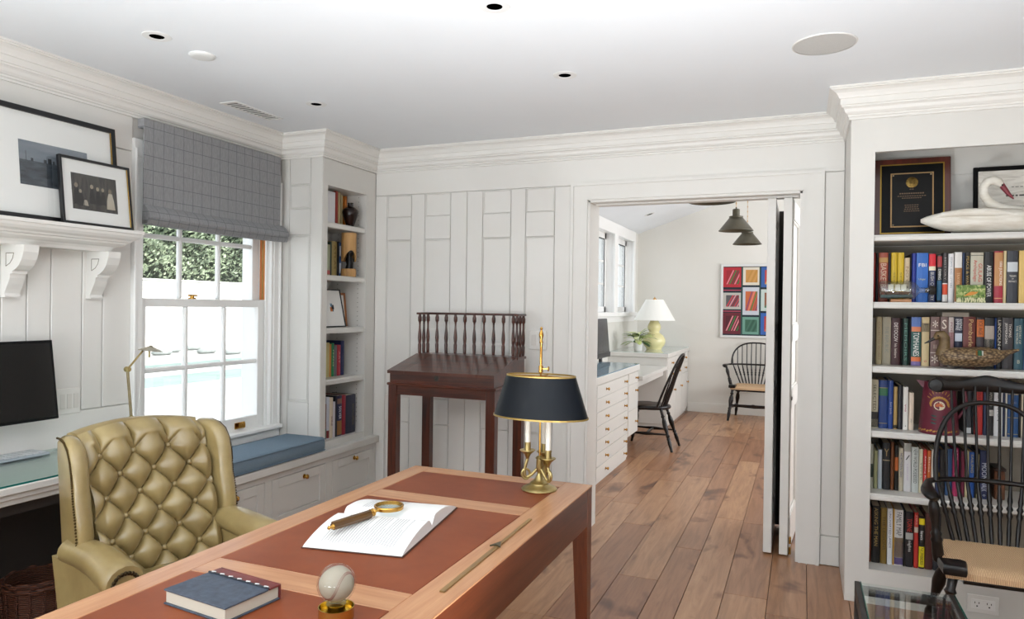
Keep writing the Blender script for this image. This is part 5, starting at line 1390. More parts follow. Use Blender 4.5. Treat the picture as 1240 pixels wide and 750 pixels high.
b = MB(); b.lathe([(.001, .003), (.024, .0025), (.027, .001), (.027, 0)], (wP/2, -.0245, hP-.125), 24, axis=(0, -1, 0)); b.v = [R3 @ V(q) for q in b.v]; b.build('emblem', mottled('emblem_gold', '4A3818', '93783E', 60, .4, .8), t, 40)
b = MB(); random.seed(3)
for k, (fz, fw2) in enumerate(((.60, .12), (.545, .62), (.515, .72), (.49, .5), (.40, .36), (.375, .34), (.35, .38), (.325, .4))):
    n_ = int(fw2*18); w_ = wP-.162
    for j in range(n_):
        xx = wP/2-w_*fw2/2+w_*fw2*j/n_; b.box((xx, -.0252, hP*fz), (xx+w_*fw2/n_*.72, -.0246, hP*fz+(.006 if k == 1 else .0035)))
b.v = [R3 @ V(q) for q in b.v]; b.build('engraved_text', flat('6A543A', .5), t, kind='stuff')
for xx, zz in ((.087, .064), (wP-.087, .064), (.087, hP-.087), (wP-.087, hP-.087)):
    b = MB(); b.ball((xx, -.0245, zz), .004, 8); b.v = [R3 @ V(q) for q in b.v]; b.build('pin', flat('B8A888', .3, .8), t, 40)
# certificate
x0, hC = px(1178.5, 240, Y=4.12).x, px(1180, 204, Y=4.14).z-Z1
t = thing('framed_certificate', 'black framed certificate with script standing behind the swan', 'picture', (x0, 4.12, Z1+.0005)); wC = .43
lean_panel(t, [('frame_bar', (0, 0, 0), (.02, .018, hC), BK, .002), ('frame_bar', (wC-.02, 0, 0), (wC, .018, hC), BK, .002), ('frame_bar', (.02, 0, hC-.02), (wC-.02, .018, hC), BK, .002), ('frame_bar', (.02, 0, 0), (wC-.02, .018, .02), BK, .002),
               ('certificate', (.02, .004, .02), (wC-.02, .009, hC-.02), photo_mat('engraved_paper', [(.3, 'C9C3B8'), (.6, 'E4DFD6')], 9, 1.5, (1, 1, 5)), 0)], .06)
b = MB(); R3 = M.Rotation(-.06, 3, 'X')
for k, (fz, f0, f1) in enumerate(((.70, .36, .66), (.57, .3, .75), (.42, .2, .8), (.37, .24, .78), (.31, .2, .7), (.25, .3, .8))):
    xx = .02+(wC-.04)*f0; n_ = 0
    while xx < .02+(wC-.04)*f1:
        w_ = random.uniform(.006, .02); b.box((xx, -.0098, hC*fz), (xx+w_, -.0092, hC*fz+(.008 if k == 1 else .003))); xx += w_+.006
b.v = [R3 @ V(q) for q in b.v]; b.build('script_lines', flat('55504A', .8), t, kind='stuff')
# swan decoy
SY = 3.925
def sp(x, y, dy=0): return px(x, y, Y=SY+dy)
t = thing('swan_decoy', 'carved white wooden swan decoy with dark red bill', 'decoy', (sp(1185, 280).x, SY, Z1))
SWAN = mottled('weathered_white', 'CFC8BA', 'E6E2D9', 14, .6, stretch=(.6, 1, 3), bumpk=.15)
cx = [1115, 1122, 1132, 1145, 1160, 1180, 1200, 1220, 1240, 1255, 1266, 1272]
tp = [265.5, 262.5, 259.5, 257, 255, 253.5, 252.5, 252.5, 253.5, 257, 264, 270]
bt = [270, 273, 276.5, 280, 281.4, 281.8, 282, 282, 282, 281.5, 279.5, 274]
hw = [.006, .022, .042, .062, .078, .088, .092, .09, .082, .066, .042, .016]
rings = []
for x, a, c, h in zip(cx, tp, bt, hw):
    p, q = sp(x, a), sp(x, c); zc_, hf = (max(q.z, Z1+.0005)+p.z)/2, (p.z-max(q.z, Z1+.0005))/2
    rings.append([(p.x, SY+h*math.cos(2*PI*k/20), zc_+hf*math.copysign(abs(math.sin(2*PI*k/20))**.8, math.sin(2*PI*k/20))) for k in range(20)])
b = MB(); b.loft(rings); b.build('body', SWAN, t, 60, world=True)
for s_ in (-1, 1):
    b = MB(); pts = [sp(1124, 265), sp(1140, 262), sp(1165, 260), sp(1195, 260), sp(1222, 262)]; b.tube([V((p.x, SY+s_*h, p.z)) for p, h in zip(pts, (.02, .046, .07, .083, .08))], [(.004, .004), (.014, .02), (.02, .026), (.02, .024), (.006, .006)], 10); b.build('wing', SWAN, t, 60, world=True)
nk = [(1252, 262), (1238, 258), (1222, 255.5), (1208, 251.5), (1197.5, 245), (1191.5, 236), (1191, 227), (1195.5, 220.5), (1203, 218.5), (1209, 220.5), (1214, 225.5)]
b = MB(); b.tube([sp(x, y) for x, y in nk], [.034, .030, .026, .023, .021, .020, .020, .021, .022, .021, .010], 14); b.build('neck', SWAN, t, 60, world=True)
b = MB(); b.tube([sp(1212, 222.5), sp(1215, 227), sp(1221, 234.5), sp(1227.5, 241)], [.012, .0125, .0095, .003], 10); b.build('bill', flat('7A2A34', .45), t, 60, world=True)
b = MB(); b.ball(tuple(sp(1214.0, 224.2, -.019)), .0045, 8); b.build('eye', BLACK, t, 60, world=True)
# ship in a bottle
BY = 3.885; zb_ = KS[1]
def bp_(x, y): return px(x, y, Y=BY)
t = thing('ship_bottle', 'clear glass bottle with model ship lying on wooden rest', 'ship in bottle', (bp_(1088, 362).x, BY, zb_))
xa, xb_ = bp_(1065, 349).x, bp_(1130, 349).x; rz_ = .045; zcb = zb_+.058
prf = [(.001, 0), (.040, 0), (.045, .006), (.045, .135), (.040, .150), (.025, .163), (.014, .172), (.0125, .20), (.0145, .204), (.0145, .212)]
b = MB(); b.lathe(prf, (xa, BY, zcb), 28, axis=(1, 0, 0), cap=False); b.build('bottle', thin_glass('bottle_glass', (.90, .94, .94), .3), t, 50, world=True)
b = MB(); b.lathe([(.0125, .196), (.0125, .21), (.022, .213), (.022, .232), (.018, .238), (.001, .239)], (xa, BY, zcb), 18, axis=(1, 0, 0)); b.build('stopper', flat('1C1815', .7), t, 50, world=True)
b = MB(); b.box((xa+.045, BY-.03, zb_+.0005), (xa+.135, BY+.03, zb_+.0145), .002); b.build('wooden_rest', wood('rest_oak', '8A5A30', 'B07A48', 0), t, world=True)
b = MB(); b.prism([(.03, -.022), (.12, -.022), (.135, -.008), (.02, -.008)], BY-.01, BY+.01, lambda a, c, h: (xa+a, h, zcb+c)); hu = b.build('ship_hull', flat('4A3020', .6), t, world=True)
for k in (.05, .08, .105):
    b = MB(); b.box((xa+k-.0008, BY-.0008, zcb-.01), (xa+k+.0008, BY+.0008, zcb+.034)); b.box((xa+k-.012, BY-.001, zcb-.003), (xa+k+.010, BY+.001, zcb+.028)); b.build('sail', flat('CFC6AE', .8), hu, world=True)
b = MB(); b.lathe([(.001, .004), (.036, .006), (.040, .06), (.036, .14), (.001, .142)], (xa, BY, zcb), 20, axis=(1, 0, 0)); b.v = [(q[0], q[1], min(q[2], zcb-.022)) for q in b.v]; b.build('putty_sea', flat('5D7C80', .5), t, world=True)
# painted tile
c0, c1 = px(1158, 345.5, Y=3.87), px(1193, 364, Y=3.87)
t = thing('painted_tile', 'small painted tile of an orange fish among green reeds', 'picture', (c0.x, 3.87, zb_+.0005)); wT, hT = c1.x-c0.x, c0.z-zb_
lean_panel(t, [('tile', (0, 0, 0), (wT, .008, hT), photo_mat('reed_green', [(.35, '3E5A22'), (.5, '6E8A3A'), (.68, 'C9C48A')], 60, .6, (1, 1, 1)), .001), ('grass_band', (0, .008, 0), (wT, .0086, hT*.28), photo_mat('reed_white', [(.4, '3E5A22'), (.55, 'CFCBA0')], 90, 0, (2, 1, .6)), 0)], .1)
R3 = M.Rotation(-.1, 3, 'X'); b = MB()
fo = [(.24, .36), (.34, .46), (.44, .58), (.55, .62), (.66, .60), (.76, .62), (.70, .52), (.60, .44), (.46, .40)]
b.prism([(wT*a, hT*c) for a, c in fo], -.0095, -.008, lambda a, c, h: (a, h, c)); b.v = [R3 @ V(q) for q in b.v]; b.build('painted_fish', flat('C9822E', .5), t)
# duck decoy
DY = 3.895; zd = KS[2]
def dp_(x, y, dy=0): return px(x, y, Y=DY+dy)
t = thing('duck_decoy', 'brown carved duck decoy with green wing patch', 'decoy', (dp_(1175, 444).x, DY, zd))
m, tn, bs = base_mat('duck_feather', .5)
vz = N(tn, 'ShaderNodeTexVoronoi', Scale=75); tn.links.new(coords(tn, (1, 1, 1.6)), vz.inputs['Vector'])
vr = ramp(tn, [(.15, 'A08A68'), (.45, '7A6244'), (.75, '453323')]); tn.links.new(vz.outputs['Distance'], vr.inputs['Fac']); tn.links.new(vr.outputs['Color'], bs.inputs['Base Color'])
DUCK = m; DUCKH = mottled('duck_head', '5E4A2E', '7C6642', 40, .5)
cx = [1135.5, 1138, 1143, 1151, 1162, 1175, 1188, 1200, 1208, 1213, 1222, 1234]
tp = [428, 423, 420, 421, 421, 420.5, 420.5, 421, 423, 424.5, 423.5, 422.8]
bt = [434, 439, 442.5, 444, 444.6, 444.8, 444.8, 444, 441, 437, 430, 425.5]
hw = [.008, .026, .042, .056, .064, .066, .064, .056, .042, .032, .022, .006]
rings = []
for x, a, c, h in zip(cx, tp, bt, hw):
    p, q = dp_(x, a), dp_(x, c); lo = max(q.z, zd+.0005); zc_, hf = (lo+p.z)/2, (p.z-lo)/2
    rings.append([(p.x, DY+h*math.cos(2*PI*k/20), zc_+hf*math.sin(2*PI*k/20)) for k in range(20)])
b = MB(); b.loft(rings); b.build('body', DUCK, t, 60, world=True)
nk = [(1141, 431), (1142.5, 424), (1144, 417), (1143.5, 410), (1140.5, 406), (1136, 406.5), (1131.5, 410)]
b = MB(); b.tube([dp_(x, y) for x, y in nk], [.030, .027, .023, .024, .025, .021, .010], 14); b.build('head', DUCKH, t, 60, world=True)
b = MB(); b.tube([dp_(1133.5, 408.5), dp_(1128, 412), dp_(1123, 414.5), dp_(1119.5, 416)], [(.010, .010), (.006, .011), (.004, .012), (.002, .006)], 10); b.build('bill', flat('2B2C2E', .35), t, 60, world=True)
b = MB(); b.ball(tuple(dp_(1136, 407, -.02)), .0035, 8); b.build('eye', BLACK, t, 60, world=True)
for x_, c, w_ in ((1179, '8A5A22', 1.8), (1182.5, '1E5A36', 4.5), (1186, 'D9D6CC', 1.5)):
    p0, p1 = dp_(x_-w_/2, 430), dp_(x_+w_/2, 424); b = MB(); b.box((p0.x, DY-.069, p0.z), (p1.x, DY-.04, p1.z), .002); b.build('wing_patch', flat(c, .5), t, world=True)
# painted pitcher
PY_ = 3.93; zp = KS[3]
pc = px(1136.5, 522, Y=PY_)
t = thing('painted_pitcher', 'dark red painted tin pitcher with gold flower garland', 'pitcher', (pc.x, PY_, zp+.0005))
PIT = mottled('burgundy_tole', '5E1A2C', '6E2236', 4, .4)
hpz = px(1125, 462, Y=PY_).z-zp
b = MB(); b.lathe([(.001, 0), (.084, 0), (.085, .004), (.0645, hpz), (.0625, hpz), (.081, .008), (.001, .008)], (0, 0, 0), 36, cap=False); b.build('body', PIT, t, 50)
b = MB(); b.prism([(-.055, hpz-.05), (-.05, hpz), (-.098, hpz+.006)], -.012, .012, lambda a, c, h: (a, h*(1 if a > -.09 else .2), c)); b.build('spout', PIT, t, 50)
b = MB(); b.tube([(.062, 0, hpz-.02), (.105, 0, hpz-.03), (.115, 0, hpz*.55), (.078, 0, hpz*.3)], .007, 8); b.build('handle', PIT, t, 50)
def on_pit(th, z, out=.0008):
    r = .085-.0205*(z/hpz)+out; a = -PI/2-.25+th; return (r*math.cos(a), r*math.sin(a), z)
def pit_shape(name, pts, m):
    b = MB(); b.add([on_pit(a, z) for a, z in pts], [tuple(range(len(pts)))]); return b.build(name, m, t)
GO = flat('B98A3A', .5); OR = flat('C4612F', .5); CR = flat('D9CDB0', .6); TG = flat('1F4440', .6)
zc2 = hpz*.56
def ell(th, z, ra, rb, n=14, rot=0): return [(th+(ra*math.cos(2*PI*k/n)*math.cos(rot)-rb*math.sin(2*PI*k/n)*math.sin(rot))/.075, z+ra*math.cos(2*PI*k/n)*math.sin(rot)+rb*math.sin(2*PI*k/n)*math.cos(rot)) for k in range(n)]
pit_shape('painted_flower', ell(.12, zc2, .024, .021), CR)
for k in range(7):
    a = PI*(.05+.9*k/6); b = MB(); q = ell(.12+.011*math.cos(a)/.075, zc2-.004+.011*math.sin(a), .009, .0028, 8, a); b.add([on_pit(u, z, .0014) for u, z in q], [tuple(range(8))]); b.build('painted_petal', OR, t)
for k in range(12):
    a = PI*(k/11); q = ell(.12+.038*math.cos(a)/.075, zc2+.004+.034*math.sin(a), .011, .0045, 10, a+PI/2+.4); pit_shape('painted_leaf', q, GO)
for k in range(9):
    a = PI*(.15+.7*k/8); q = ell(.12+.056*math.cos(a)/.075, zc2+.012+.056*math.sin(a), .010, .0018, 8, a); pit_shape('painted_leaf', q, GO)
for s_ in (-1, 1):
    for k in range(3): pit_shape('painted_leaf', ell(.12+s_*.022/.075, hpz*.36-k*.017, .012, .004, 10, s_*.2), TG)
for k in range(14): pit_shape('painted_border', ell(-1.2+.18*k, .016+.003*(k % 2), .007, .004, 8, .5), GO)
# grey box lying on the books and brown box on shelf four
c0, c1 = px(1140.5, 378.5, Y=3.99), px(1173, 383, Y=3.99)
c0z = 1.152+.245
b = MB(); b.box((c0.x, 3.98, c0z), (c1.x, 4.13, c0z+.022), .002); flatbox = tag(b.build('flat_box', flat('A39A8E', .7)), 'flat grey cardboard box lying on top of the books', 'box')
b = MB(); x0, x1 = px(1203, 590, Y=3.99).x, px(1216, 590, Y=3.99).x; b.box((x0, 3.97, KS[4]+.0005), (x1, 4.1, KS[4]+.135), .004); bx = tag(b.build('wooden_box', wood('dark_box', '4A2A1A', '6E4228', 0)), 'small brown wooden box at the end of the lower books', 'box')
b = MB(); b.box((x0-.003, 3.967, KS[4]+.136), (x1+.003, 4.103, KS[4]+.15), .003); b.build('lid', flat('2A1710', .4), bx)

# ------------------------------------------------------------------ things in the alcove bookcase
AX = -2.878
def ap_(x, y): return px(x, y, X=AX)
c = ap_(424, 271)
t = thing('clay_vase', 'dark burnished clay vase with faceted shoulders', 'vase', (AX, c.y, 1.951))
hV = ap_(424, 246).z-1.951
VS = mottled('burnished_clay', '0E0706', '2C140E', 5, .22, spec=.35)
b = MB(); b.lathe([(.001, 0), (.024, 0), (.028, hV*.05), (.050, hV*.45), (.055, hV*.60), (.050, hV*.72), (.032, hV*.80), (.020, hV*.84), (.018, hV*.95), (.021, hV), (.017, hV), (.015, hV*.86), (.001, hV*.5)], (0, 0, 0), 12, cap=False); b.build('body', VS, t, 30)
c = ap_(423, 333)
t = thing('carved_figure', 'pale log carving with a dark figure under its hollow', 'sculpture', (AX+.002, c.y-.012, 1.6065))
LOG = wood('spalted_log', '8A6238', 'C79A62', 2, 10, .6, 0, c3='AE8450')
hL0, hL1, hL2 = ap_(424, 326).z-1.6065, ap_(424, 311).z-1.6065, 1.905-1.6065
b = MB(); b.lathe([(.001, 0), (.050, 0), (.052, hL0*.5), (.049, hL0), (.001, hL0)], (0, 0, 0), 20); b.build('log_base', LOG, t, 40)
b = MB(); n = 32; rr = []; hm = hL1-.035
def under(k):
    a = 2*PI*k/n; fr = math.cos(a-(-.55)); return hm + (.075*max(0, fr)**1.5 if fr > 0 else 0)
for r0, inner in ((.050, 0), (.050, 1)):
    pass
for q in range(7):
    f_ = q/6; rr.append([(.050*math.cos(2*PI*k/n), .052*math.sin(2*PI*k/n), under(k)*(1-f_)+hL2*f_) for k in range(n)])
rr.append([(.012*math.cos(2*PI*k/n), .012*math.sin(2*PI*k/n), hL2) for k in range(n)])
inn = [[(.040*math.cos(2*PI*k/n), .042*math.sin(2*PI*k/n), under(k)+(hL2-.03-under(k))*f_) for k in range(n)] for f_ in (1, .5, 0)]
b.loft([[(.001*math.cos(2*PI*k/n), .001*math.sin(2*PI*k/n), hL2-.03) for k in range(n)]]+inn+rr, False); b.build('hollow_log', LOG, t, 50)
b = MB(); b.tube([(.006, 0, hL0), (.012, -.002, hL0+.03), (.008, 0, hL0+.06), (.006, .0, hL0+.085), (.012, -.002, hL0+.105), (.014, -.002, hL0+.125), (.008, 0, hL0+.145)], [.028, .024, .030, .020, .026, .030, .014], 12); b.build('dark_figure', flat('0A0605', .3, spec=.3), t, 60)
# leaning pictures on the third shelf
def alcove_frame(name, label, y0, y1, h, xb, lean, fw_, fm, art):
    t = thing(name, label, 'picture', (xb, (y0+y1)/2, 1.2625)); w2 = (y1-y0)/2; R3 = M.Rotation(-lean, 3, 'Y')
    def part(nm, a, c, m, bev=.001):
        b = MB(); b.box(a, c, bev); b.v = [R3 @ V(q) for q in b.v]; b.build(nm, m, t)
    for a, c in (((0, -w2, 0), (.014, -w2+fw_, h)), ((0, w2-fw_, 0), (.014, w2, h)), ((0, -w2+fw_, 0), (.014, w2-fw_, fw_)), ((0, -w2+fw_, h-fw_), (.014, w2-fw_, h))): part('frame_bar', a, c, fm)
    part('mat_board', (.002, -w2+fw_, fw_), (.008, w2-fw_, h-fw_), flat('E8E6E2', .8), 0)
    for (u, z, a, c_, col) in art: part('print', (.0082, u, z), (.0088, u+a, z+c_), flat(col, .8), 0)
yb0, yb1 = px(383, 380, X=-2.92).y, px(415.5, 380, X=-2.92).y
hF = px(405, 351, X=-2.95).z-1.262
alcove_frame('small_picture', 'black framed bird print leaning on the alcove shelf', yb0, yb1, hF*1.02, -2.905, .22, .007, FRB, [(.012, hF*.55, .022, .022, '7A9AB0'), (.022, hF*.48, .026, .03, '2B2F35'), (.006, hF*.42, .024, .03, 'C9743A'), (.03, hF*.42, .01, .02, '2B4A5A')])
yb0, yb1 = px(396, 380, X=-2.955).y, px(422, 380, X=-2.955).y
alcove_frame('small_picture', 'orange wood framed picture standing behind the bird print', yb0, yb1, px(416, 355, X=-2.965).z-1.262, -2.975, .1, .016, wood('orange_frame', '8E4E1E', 'BC7430', 2), [(-.06, .03, .12, .12, 'CFC6B2')])
# ------------------------------------------------------------------ books
random.seed(21)
PAGES = flat('D8CDB6', .85)
def book(kind, u0, u1, z0, h, sp_, depth, col, label, group, bands=(), title=None, lean=0, rough=.45, lift=.0005):
    """kind 'y': spine faces -y at y=sp_, u is x;  kind 'x': spine faces +x at x=sp_, u is y.
    bands (f0,f1,colour) up the spine; title (text,colour,f0,f1,width,vertical)"""
    w_ = max(.006, u1-u0-.0012)
    U, D = (V((1, 0, 0)), V((0, 1, 0))) if kind == 'y' else (V((0, 1, 0)), V((-1, 0, 0)))
    base = U*u0 + (V((0, sp_, z0+lift)) if kind == 'y' else V((sp_, 0, z0+lift)))
    cl, sl_ = math.cos(lean), math.sin(lean)
    off = w_*sl_ if lean < 0 else 0
    def T(u, d, z): return base + U*(u*cl+z*sl_) + D*d + V((0, 0, z*cl - u*sl_ + (w_*sl_ if lean > 0 else 0)))
    def bx(b, a, c):
        b.add([T(x, y, z) for z in (a[2], c[2]) for y in (a[1], c[1]) for x in (a[0], c[0])], [(0, 2, 3, 1), (4, 5, 7, 6), (0, 1, 5, 4), (2, 6, 7, 3), (0, 4, 6, 2), (1, 3, 7, 5)])
    t_ = .0022; b = MB()
    arc_ = [(0, .004), (w_*.2, .0012), (w_*.5, 0), (w_*.8, .0012), (w_, .004)]
    ol = arc_+[(w_, depth), (w_-t_, depth), (w_-t_, .008), (t_, .008), (t_, depth), (0, depth)]
    b.loft([[T(u, d, 0) for u, d in ol], [T(u, d, h) for u, d in ol]], True)
    o = tag(b.build('book', flat(col, rough)), label, 'book', group)
    b = MB(); bx(b, (t_+.0002, .0082, .003), (w_-t_-.0002, depth-.004, h-.003)); b.build('pages', PAGES, o)
    for f0, f1, c in bands:
        b = MB(); ar = [(u*.985+w_*.0075, d-.0004) for u, d in arc_]; n = 5
        b.loft([[T(u, d, h*f0) for u, d in ar]+[T(u, d+.001, h*f0) for u, d in ar[::-1]], [T(u, d, h*f1) for u, d in ar]+[T(u, d+.001, h*f1) for u, d in ar[::-1]]]); b.build('spine_band', flat(c, .5), o)
    if title:
        for (tx, c, f0, f1, wf, vert, *uo) in (title if isinstance(title, list) else [title]):
            uc = w_*(uo[0] if uo else .5); ww = w_*wf
            vs, fs, _ = text_geo(tx); b = MB()
            if vert: b.add([T(uc-ww/2+ww*q, -.0012, h*(f1-(f1-f0)*p)) for p, q in vs], fs)
            else: b.add([T(uc-ww/2+ww*p, -.0012, h*(f0+(f1-f0)*q)) for p, q in vs], fs)
            b.build('spine_title', flat(c, .5), o)
    return o
def row(shelf, sp_, dep, where, group, items, base_y=None):
    for it in items:
        x0, x1, yt, col, desc = it[:5]; ex = it[5] if len(it) > 5 else {}
        ym = yt+20
        s2 = sp_+ex.get('back', 0)
        a, c = max(px(x0, ym, Y=s2).x, KX0+.001), px(x1, ym, Y=s2).x; h = px((x0+x1)/2, yt, Y=s2).z-shelf
        book('y', a, c, shelf, h, s2, min(dep, KYB-.008-s2), col, desc+' '+where, group, ex.get('bands', ()), ex.get('title'), ex.get('lean', 0))
W1, G1 = 'on the ship bottle shelf', 'books on the ship bottle shelf'
row(KS[1], 3.945, .2, W1, G1, [
 (1054.5, 1060.5, 306, '8A2A20', 'thin dark red book'), (1061, 1064, 307, '141012', 'thin black book beside the red one'),  # black filler, painted as the dark gap between two books
 (1064.3, 1075.8, 306.2, '9A4530', 'brick red book with pale lettering', {'bands': [(.80, .90, 'B88A4A')], 'title': ('BASKETBALL', 'D9B9A0', .1, .78, .62, True)}),
 (1076, 1079, 307, '1A1626', 'narrow near black book'),
 (1079.4, 1086.9, 306, 'C9A81E', 'yellow book next to the near black one', {'title': ('SERIES', '8A7214', .2, .6, .3, True)}), (1087.3, 1095, 306, 'CDAC22', 'yellow book next to the short cream one', {'title': ('SERIES', '8A7214', .2, .6, .3, True)}),
 (1095.4, 1102, 312.5, 'C9B594', 'short cream book', {'title': ('NOTES', '8A6A50', .3, .8, .5, True)}), (1102.3, 1104.4, 308, '120F10', 'very thin black book'),
 (1104.6, 1109.8, 307, '1B2E8A', 'slim royal blue book'),
 (1110, 1124.4, 306.6, '2A66B8', 'wide blue book lettered FBI', {'title': [('FBI', 'F2F0EA', .72, .79, .66, False), ('Unger', 'C9CC9A', .44, .49, .62, False)]}),
 (1125, 1133.6, 307.4, '1C2450', 'navy book with bright red top band', {'bands': [(.74, .995, 'D02030'), (.655, .74, 'E6DCC0')], 'title': ('BUSH COUNTRY', 'C9C6C0', .04, .62, .5, True)}),
 (1135, 1141.2, 309, '15181C', 'black and teal book lettered EWING', {'bands': [(.75, .97, 'A83A3C'), (.05, .46, '1E5A7C')], 'title': ('EWING', 'E8E6E0', .48, .7, .6, True)}),
 (1141.6, 1148.2, 306.2, '2A2426', 'dark book with an orange band near its foot', {'bands': [(.02, .16, 'E4E0DA'), (.16, .37, 'D8502E'), (.37, .39, 'EFEDE8')], 'title': ('HISTORY', '9A9490', .45, .9, .4, True)}),
 (1148.6, 1155.4, 307.4, 'E6E4E4', 'plain white book', {'title': ('ESSAYS AND LETTERS', '8A8E9A', .3, .92, .4, True)}),
 (1156.3, 1165.4, 305.6, 'E2DFDA', 'white book with a tan lower half', {'bands': [(.02, .69, 'A8703F')], 'title': ('TRAVEL', 'D9B48A', .35, .6, .4, True)}),
 (1165.8, 1168.6, 306.5, '2A3B5C', 'thin slate blue book'),
 (1168.8, 1175.2, 305.8, '17120E', 'black book with gold lettering', {'title': ('PEACE & WAR', 'A88A4A', .33, .92, .55, True)}),
 (1175.5, 1191.4, 306, 'BEBAA6', 'wide pale book with red lettering', {'bands': [(.935, .95, '6A6A60')], 'title': [('Archipelago', 'C23A34', .42, .85, .34, True, .33), ('GULAG', 'C23A34', .42, .78, .3, True, .74)]}),
 (1192.5, 1203.4, 305.4, '121011', 'black book lettered ABUSE OF POWER', {'title': ('ABUSE OF POWER', 'E6E4E0', .12, .74, .5, True)}),
 (1204.4, 1215.2, 304.3, 'A83040', 'crimson book with a tan upper half', {'bands': [(.33, .97, 'BE8A58'), (.085, .1, 'D9A070')], 'title': ('1000 JUNCTIONS', 'F0E9E0', .34, .8, .42, True, .68)}),
 (1215.6, 1219.4, 304, 'D9C798', 'thin cream book beside the crimson one'),
 (1219.9, 1233.2, 304, '34363E', 'wide charcoal book with a pale portrait patch', {'bands': [(.60, .785, 'C3C8CC')], 'title': [('TEAM', 'D9D4C8', .50, .535, .62, False), ('OF', 'D9D4C8', .455, .48, .2, False), ('RIVALS', 'D9D4C8', .40, .435, .72, False)]}),
 (1234.4, 1246, 303.6, 'D8B668', 'straw yellow book at the end'),
 (1246.4, 1256, 305, '2F4A3A', 'dark green book past the straw yellow one'), (1256.4, 1266, 306, '7A2E2A', 'dark red book past the green one'),
])
W2, G2 = 'on the duck decoy shelf', 'books on the duck decoy shelf'
row(KS[2], 3.985, .18, W2, G2, [
 (1055, 1060.8, 385, '4A4238', 'thin dark taupe book'),
 (1061.2, 1068.4, 384, 'A39572', 'beige book with faded lettering', {'title': ('COLLECTED WORKS', '8A6A50', .1, .9, .4, True)}),
 (1068.8, 1079.2, 384, '9C937E', 'grey beige book', {'title': ('THE REPUBLIC', '7A8078', .25, .8, .4, True)}),
 (1079.6, 1090.6, 385.5, '3A1418', 'maroon book with white lettering', {'title': [('DETOCOV', 'E6DED6', .50, .9, .42, True), ('his letters', 'C9B9B0', .15, .46, .3, True)]}),
 (1091, 1093.2, 386, '0F0C0C', 'very thin black book left of green one'),  # black sliver stands for the shadowed gap before the green book
 (1093.6, 1100.4, 386, '17362E', 'dark green book with faint lettering', {'title': ('MEMOIRS', '5A8A7A', .1, .9, .5, True)}),
 (1100.8, 1103.2, 386.5, '100C0D', 'very thin black book right of green one'),  # black sliver stands for the shadowed gap after the green book
 (1103.6, 1115.8, 384.2, '2F3A5C', 'blue and orange book lettered TOM HANES', {'bands': [(.80, .995, '5A78B8'), (.70, .80, 'D9825A'), (.18, .70, '2E5A54'), (.09, .18, 'D8703A'), (.005, .09, '7A6AA0')], 'title': [('TOM', 'F2F0EA', .50, .68, .6, True), ('HANES', 'F2F0EA', .20, .48, .6, True)]}),
 (1116.4, 1125.8, 384.4, 'CDB88C', 'cream book with a red dot at its foot', {'bands': [(.70, .88, '8A7A5C')], 'title': [('1777', '2A241C', .72, .86, .7, False), ('o', 'B02A34', .08, .12, .35, False)]}),
 (1127, 1138.2, 384, '7A5E58', 'mauve book with cream flower pattern', {'bands': [(.72, .735, 'D9C9BA'), (.27, .285, 'D9C9BA')], 'title': [('*', 'E6DACB', .78, .93, .6, False), ('II', 'C9B5A6', .36, .44, .3, False), ('*', 'E6DACB', .06, .24, .8, False)]}),
 (1138.8, 1148.4, 384, '7C625C', 'mauve book behind the duck head', {'title': [('S', 'E6DACB', .76, .94, .6, False), ('III', 'C9B5A6', .36, .44, .4, False)]}),
 (1148.8, 1155.6, 384.6, 'C9BDB8', 'pale pink and white book', {'bands': [(.3, .7, 'B48A8A')], 'title': ('POEMS', '8A5A60', .55, .9, .4, True)}),
 (1156.4, 1165.8, 384.4, '141A38', 'navy book with white lettering and badge', {'bands': [(.52, .68, 'C9D0DC')], 'title': [('EMPIRE', 'F0F0F2', .74, .96, .4, True, .3), ('RISING', 'F0F0F2', .74, .96, .4, True, .75)]}),
 (1166.4, 1181.8, 384.2, '6A2A22', 'wide russet book with gold script', {'title': ('Pemberley', 'CDA870', .35, .95, .5, True, .55)}),
 (1182.8, 1192.2, 385, '3A3034', 'dark grey book with orange top', {'bands': [(.62, .96, 'C96A28')], 'title': ('ICE AGE', '2A2422', .66, .93, .5, True)}),
 (1192.6, 1204.6, 385.2, '101014', 'black book with a small picture panel', {'bands': [(.42, .84, 'A89C90'), (.42, .58, '2E3A36')]}),
 (1205, 1207, 385.5, '22468A', 'very thin bright blue book'),
 (1207.2, 1213.6, 385, '181618', 'black book lettered LINCOLN', {'title': [('LINCOLN', 'CFC8B8', .46, .95, .6, True), ('&', 'E6E2DA', .36, .43, .6, False)]}),
 (1214, 1227.4, 385, '3E383A', 'wide dark grey book lettered THOMAS JEFFERSON', {'title': [('JEFFERSON', 'D9D2C8', .5, .9, .26, True, .32), ('THOMAS', 'D9D2C8', .62, .88, .24, True, .7)]}),
 (1228.4, 1239.6, 386, '2E5460', 'teal book with pale lettering', {'title': [('HISTORY OF', 'C9C6B0', .5, .86, .24, True, .62), ('THE WORLD', 'C9C6B0', .5, .86, .24, True, .3), ('B', 'C9C6B0', .12, .19, .3, False)]}),
 (1240, 1250, 386, '2A4A70', 'blue book past the teal one'), (1250.4, 1262, 385, '5A4A3A', 'brown book past the blue one'),
])
W3, G3 = 'on the red pitcher shelf', 'books on the red pitcher shelf'
